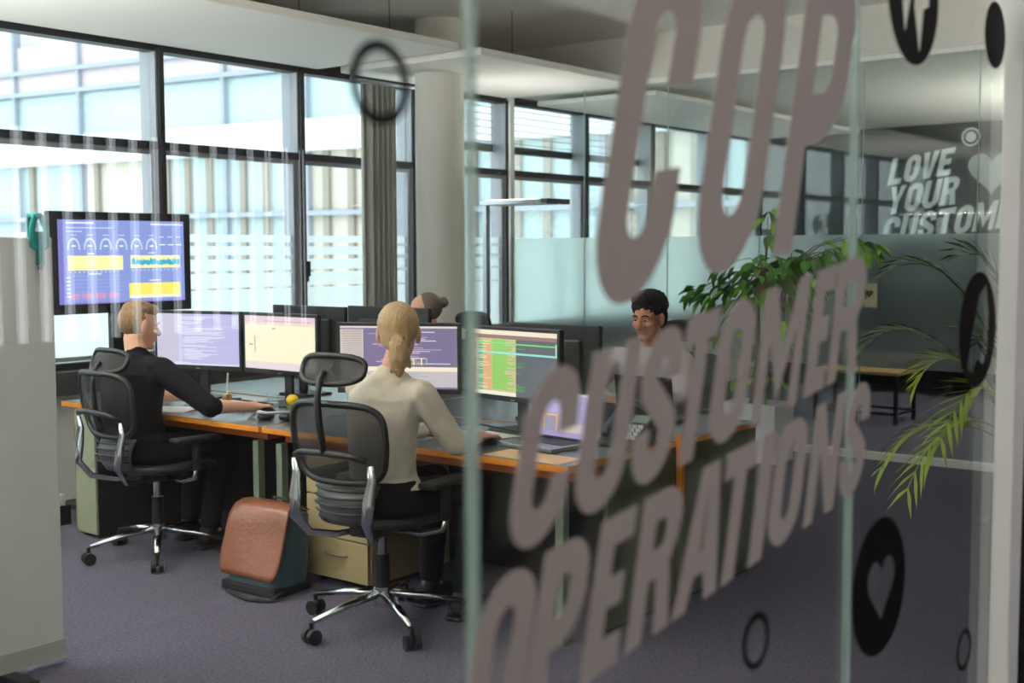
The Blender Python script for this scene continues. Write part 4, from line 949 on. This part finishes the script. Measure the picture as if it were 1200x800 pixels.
def head_prims(g, H, R, ears=True):
    f = lambda v: H + R @ Vector(v)
    g.ell(f((-.014, 0, .032)), (.092, .073, .086), R, 22, 14); g.ell(f((.026, 0, -.028)), (.062, .060, .084), R, 20, 14)
    g.ell(f((.040, 0, -.082)), (.040, .042, .032), R); g.ell(f((.070, 0, -.098)), (.020, .022, .016), R)
    g.cap(f((.083, 0, .014)), f((.106, 0, -.026)), .008, .0125, 10); g.ell(f((.092, .013, -.030)), (.010, .008, .007), R); g.ell(f((.092, -.013, -.030)), (.010, .008, .007), R)
    for s in (-1, 1):
        g.cap(f((.080, s * .012, .020)), f((.066, s * .046, .020)), .0105, .010, 8); g.ell(f((.058, s * .040, -.022)), (.022, .020, .018), R)
        if ears: g.ell(f((-.008, s * .080, -.004)), (.020, .010, .033), R); g.ell(f((-.002, s * .077, -.026)), (.013, .010, .015), R)
    g.ell(f((.086, 0, -.054)), (.010, .022, .0065), R); g.ell(f((.085, 0, -.064)), (.010, .019, .007), R)
def face_parts(T, H, R, hair, brow=.5):
    f = lambda v: H + R @ Vector(v)
    for s in (-1, 1):
        e = G().ell(f((.073, s * .030, .003)), (.0105, .0125, .0062), R).obj('eye', M('eye_white', (226, 220, 214), .3), T, smooth=True)
        G().ell(f((.0815, s * .029, .002)), (.0045, .006, .006), R).obj('iris', M('dark_iris', (30, 20, 16), .2), e, smooth=True)
        G().tube([f((.089, s * .012, .024)), f((.086, s * .030, .029)), f((.074, s * .048, .023))], [.004, .0045, .003], 6).obj('eyebrow', hair, T, smooth=True)
    G().tube([f((.0935, -.018, -.059)), f((.0975, 0, -.059)), f((.0935, .018, -.059))], [.0015, .0025, .0015], 6).obj('lip_line', M('lip', (140, 74, 66), .5), T, smooth=True)
def person(label, loc, rz, J, skin, shirt, pants, shoe, hairmat, hair_fn, sleeve=1.0, sh=.185, build=1.0, world=True, female=False):
    """J: joints in world space: neck, head, head dir; per side elbow, wrist, hand dir. Local: x forward, y left."""
    T = thing('person', label, 'person', loc, rz); L = W2L(T); R3 = L.to_3x3()
    lo = lambda p: L @ Vector(p)
    neck = lo(J['neck']); Hd = lo(J['head']); look = (R3 @ Vector(J['look'])).normalized()
    pel = Vector((0, 0, .54))
    up = (Hd - neck).normalized(); hx = (look - Vector((0, 0, 1)) * 0).normalized(); hz = Vector((0, 0, 1)); hy = hz.cross(hx).normalized(); hz = hx.cross(hy); RH = Matrix((hx, hy, hz)).transposed()
    sp = [pel + (neck - pel) * f + Vector((.035 * math.sin(PI * f) * -1, 0, 0)) for f in (-.10, 0, .2, .42, .64, .82, .93, 1.0)]
    rx = [.10, .118, .108, .102, .108, .100, .075, .055]; ry = [.15, .178 if female else .17, .138 if female else .150, .142 if female else .160, .158 if female else .176, .172 if female else .19, .125, .058]
    def torso(g, add):
        S_ = [(c, Vector(((a + add) * build, 0, 0)), Vector((0, (b + add) * build, 0))) for c, a, b in zip(sp, rx, ry)]
        if add > 0: S_ = [(sp[1] + Vector((0, 0, .055)), S_[1][1], S_[1][2])] + S_[2:]      # the shirt hem hangs over the waistband
        g.loft(S_, 26)
    shz = pel + (neck - pel) * .86
    S = {1: shz + Vector((0, sh, .0)), -1: shz + Vector((0, -sh, 0))}
    E_ = {s: lo(J['elbow'][s]) for s in (1, -1)}; Wr = {s: lo(J['wrist'][s]) for s in (1, -1)}
    HD = {s: (R3 @ Vector(J['hand'][s])).normalized() for s in (1, -1)}
    hip = {s: Vector((.02, s * .095, .535)) for s in (1, -1)}; kn = {s: Vector((.43, s * .12, .54)) for s in (1, -1)}; an = {s: Vector((.40 if s > 0 else .34, s * .12, .10)) for s in (1, -1)}
    g = G(); torso(g, -.012); head_prims(g, Hd, RH)
    g.cap(neck - up * .03, Hd - RH @ Vector((.022, 0, .06)), .052 * (.88 if female else 1.05), .05 * (.88 if female else 1.05))
    for s in (1, -1):
        g.cap(S[s], E_[s], .047 * build, .037 * build); g.cap(E_[s], Wr[s], .037 * build, .024)
        g.cap(hip[s], kn[s], .068, .050); g.cap(kn[s], an[s], .050, .033); g.cap(an[s], an[s] + Vector((.07, 0, -.045)), .032, .024)
        hand(g, Wr[s], HD[s], (0, 0, 1), 1 if s < 0 else -1)
    voxel('body', g, .0045, skin, T, 3)
    # shirt
    g = G(); torso(g, .014); g.cap(S[1], S[-1], .062 * build, .062 * build); g.cap(neck - up * .06, neck - up * .02, .088, .066)
    for s in (1, -1):
        g.cap(S[s], E_[s], .062 * build, .050 * build)
        if sleeve > 0: e = E_[s] + (Wr[s] - E_[s]) * sleeve; g.cap(E_[s], e, .050 * build, .040 if sleeve < .5 else .034)
    voxel('shirt', g, .007, shirt, T, 4, (.06, .011))
    g = G()
    g.loft([(pel + Vector((-.02, 0, z)), Vector((a, 0, 0)), Vector((0, b, 0))) for z, a, b in ((-.055, .09, .15), (-.03, .125, .178), (.03, .125, .182), (.09, .118, .165))], 24)
    for s in (1, -1): g.cap(hip[s], kn[s], .091, .067); g.cap(kn[s], an[s] + Vector((0, 0, .03)), .066, .052)
    voxel('trousers', g, .009, pants, T, 4, (.1, .008))
    for s in (1, -1):
        a = an[s]; g = G().cap(a + Vector((-.03, 0, -.045)), a + Vector((.05, 0, -.045)), .042, .042).cap(a + Vector((.05, 0, -.045)), a + Vector((.16, 0, -.062)), .042, .034).cap(a + Vector((-.02, 0, -.02)), a + Vector((0, 0, .01)), .045, .042)
        o = voxel('shoe', g, .007, shoe, T, 4)
        z = min(v.co.z for v in o.data.vertices)
        for v in o.data.vertices: v.co.z -= z
        b_ = G().box(a.x - .085, a.x + .205, a.y - .042, a.y + .042, 0, .018).obj('sole', BLACK, o, bev=.015)
    hair_fn(T, Hd, RH, hairmat)
    return T, Hd, RH
def hair_short_brown(T, H, R, m):
    f = lambda v: H + R @ Vector(v); g = G()
    g.ell(f((-.027, 0, .028)), (.0885, .0755, .088), R, 24, 16); g.ell(f((-.012, 0, .078)), (.090, .068, .052), R, 22, 12); g.ell(f((.044, 0, .092)), (.044, .050, .028), R)
    voxel('hair', g, .0045, m, T, 2, (.008, .006)); face_parts(T, H, R, m)
def hair_afro(T, H, R, m):
    f = lambda v: H + R @ Vector(v); g = G()
    g.ell(f((-.030, 0, .066)), (.104, .096, .084), R, 22, 14); g.ell(f((.020, 0, .112)), (.066, .080, .040), R); g.ell(f((-.066, 0, .0)), (.050, .078, .076), R)
    voxel('hair', g, .005, m, T, 2, (.014, .018))
    b = G(); b.ell(f((.083, 0, -.100)), (.013, .013, .012), R); b.obj('goatee', m, T, smooth=True)
    b = G().tube([f((.0935, -.020, -.047)), f((.0985, 0, -.045)), f((.0935, .020, -.047))], .0022, 6).obj('moustache', m, T, smooth=True)
    face_parts(T, H, R, m)
def hair_ponytail(T, H, R, m):
    f = lambda v: H + R @ Vector(v); g = G()
    g.ell(f((-.022, 0, .036)), (.100, .083, .092), R, 24, 16); g.ell(f((.03, 0, .068)), (.066, .072, .046), R); g.ell(f((-.066, 0, -.010)), (.050, .066, .066), R)
    voxel('hair', g, .005, m, T, 4, (.02, .005)); face_parts(T, H, R, m)
    g = G().cap(f((-.098, -.005, -.022)), f((-.124, -.012, -.050)), .024, .034); g.cap(f((-.124, -.012, -.050)), f((-.126, -.020, -.100)), .036, .034); g.cap(f((-.126, -.020, -.100)), f((-.106, -.016, -.160)), .034, .014); g.cap(f((-.118, -.040, -.085)), f((-.108, -.056, -.128)), .018, .010); g.cap(f((-.12, .008, -.09)), f((-.108, .014, -.150)), .018, .008)
    voxel('ponytail', g, .005, m, T, 3, (.012, .010))
    G().tube([f((-.105 + .006 * math.cos(a), -.006 + .026 * math.sin(a), -.028 + .026 * math.cos(a))) for a in [2 * PI * k / 14 for k in range(14)]], .006, 6, closed=True).obj('hair_tie', M('brown_hair_tie', (96, 66, 48), .7), T, smooth=True)
def hair_bun(T, H, R, m):
    f = lambda v: H + R @ Vector(v); g = G()
    g.ell(f((-.034, 0, .034)), (.088, .078, .090), R, 24, 16)
    voxel('hair', g, .005, m, T, 4, (.02, .004))
    g = G().ell(f((-.128, 0, .040)), (.034, .036, .034), R); voxel('hair_bun', g, .005, m, T, 2, (.012, .012))
    face_parts(T, H, R, m)
    gl = G()
    for s in (-1, 1): gl.tube([f((.098, s * .033 + .026 * math.cos(a), .002 + .020 * math.sin(a))) for a in [2 * PI * k / 16 for k in range(16)]], .0028, 6, closed=True); gl.tube([f((.097, s * .059, .010)), f((.04, s * .074, .010)), f((-.02, s * .080, .004))], .0028, 6)
    gl.tube([f((.1, -.008, .006)), f((.103, 0, .009)), f((.1, .008, .006))], .0028, 6); gl.obj('spectacles', BLACK, T, smooth=True)
HB = M('short_blond_brown_hair', (140, 110, 80), .65, var=(90, .5), bump=(120, .8), stretch=(1, 1, .3)); HK = M('black_curly_hair', (18, 15, 14), .8, bump=(160, 1.0)); HBL = M('dark_blonde_hair', (190, 158, 118), .42, var=(45, .5), bump=(45, .8), stretch=(1.5, 5, .35)); HG = M('greying_brown_hair', (104, 92, 84), .5, var=(45, .6), bump=(45, .6), stretch=(.5, 4, 4))
DKSH = M('black_jumper', (15, 15, 21), .85, bump=(150, .2), spec=.15); CREAM = M('cream_blouse', (222, 212, 194), .75, bump=(12, .25)); GREYSW = M('grey_sweater', (176, 168, 172), .9, bump=(200, .3)); NAVY = M('navy_trousers', (20, 22, 34), .85, spec=.15); BLKP = M('black_trousers', (14, 14, 18), .85, spec=.15); SHOE = M('black_shoe', (18, 18, 18), .5)
# man in black, left
person('man in a black jumper working at the left desk, seen from behind', (3.58, 5.18, 0), 0,
       dict(neck=(3.63, 5.235, 1.01), head=(3.675, 5.275, 1.148), look=(.97, -.20, -.16),
            elbow={-1: (3.70, 4.76, .775), 1: (3.78, 5.47, .77)}, wrist={-1: (3.925, 4.735, .755), 1: (4.0, 5.33, .755)}, hand={-1: (1, .02, -.05), 1: (.9, -.35, -.02)}),
       SKIN1, DKSH, NAVY, SHOE, HB, hair_short_brown, sleeve=.14, sh=.195, build=1.05)
# blonde woman
person('blonde woman in a cream blouse with a low ponytail, seen from behind', (3.46, 3.36, 0), 0.0,
       dict(neck=(3.47, 3.335, 1.04), head=(3.51, 3.325, 1.195), look=(.80, .58, -.10),
            elbow={-1: (3.60, 3.11, .765), 1: (3.62, 3.58, .76)}, wrist={-1: (3.835, 3.20, .758), 1: (3.86, 3.50, .755)}, hand={-1: (1, .03, -.08), 1: (1, -.1, -.05)}),
       SKIN1, CREAM, BLKP, SHOE, HBL, hair_ponytail, sleeve=.92, sh=.165, build=.96, female=True)
# man in grey
person('man in a light grey sweater with short black curly hair facing the camera side', (5.58, 3.40, 0), PI,
       dict(neck=(5.53, 3.42, 1.0), head=(5.50, 3.405, 1.165), look=(-.99, -.04, -.14),
            elbow={-1: (5.40, 3.72, .765), 1: (5.40, 3.13, .765)}, wrist={-1: (5.20, 3.42, .755), 1: (5.20, 3.18, .755)}, hand={-1: (-.9, -.5, -.05), 1: (-1, -.1, -.05)}),
       SKIN2, GREYSW, NAVY, SHOE, HK, hair_afro, sleeve=.9, sh=.20, build=1.05)
# person with bun behind the far monitors
person('person with greying hair in a bun and glasses behind the far monitors', (5.64, 5.04, 0), PI,
       dict(neck=(5.60, 5.05, .985), head=(5.57, 5.06, 1.14), look=(-.75, .64, -.2),
            elbow={-1: (5.45, 5.32, .765), 1: (5.45, 4.80, .765)}, wrist={-1: (5.22, 5.18, .755), 1: (5.22, 4.92, .755)}, hand={-1: (-1, -.1, -.05), 1: (-1, .1, -.05)}),
       SKIN1, M('black_shirt', (30, 30, 34), .85), BLKP, SHOE, HG, hair_bun, sleeve=.9, sh=.175, build=.98, female=True)
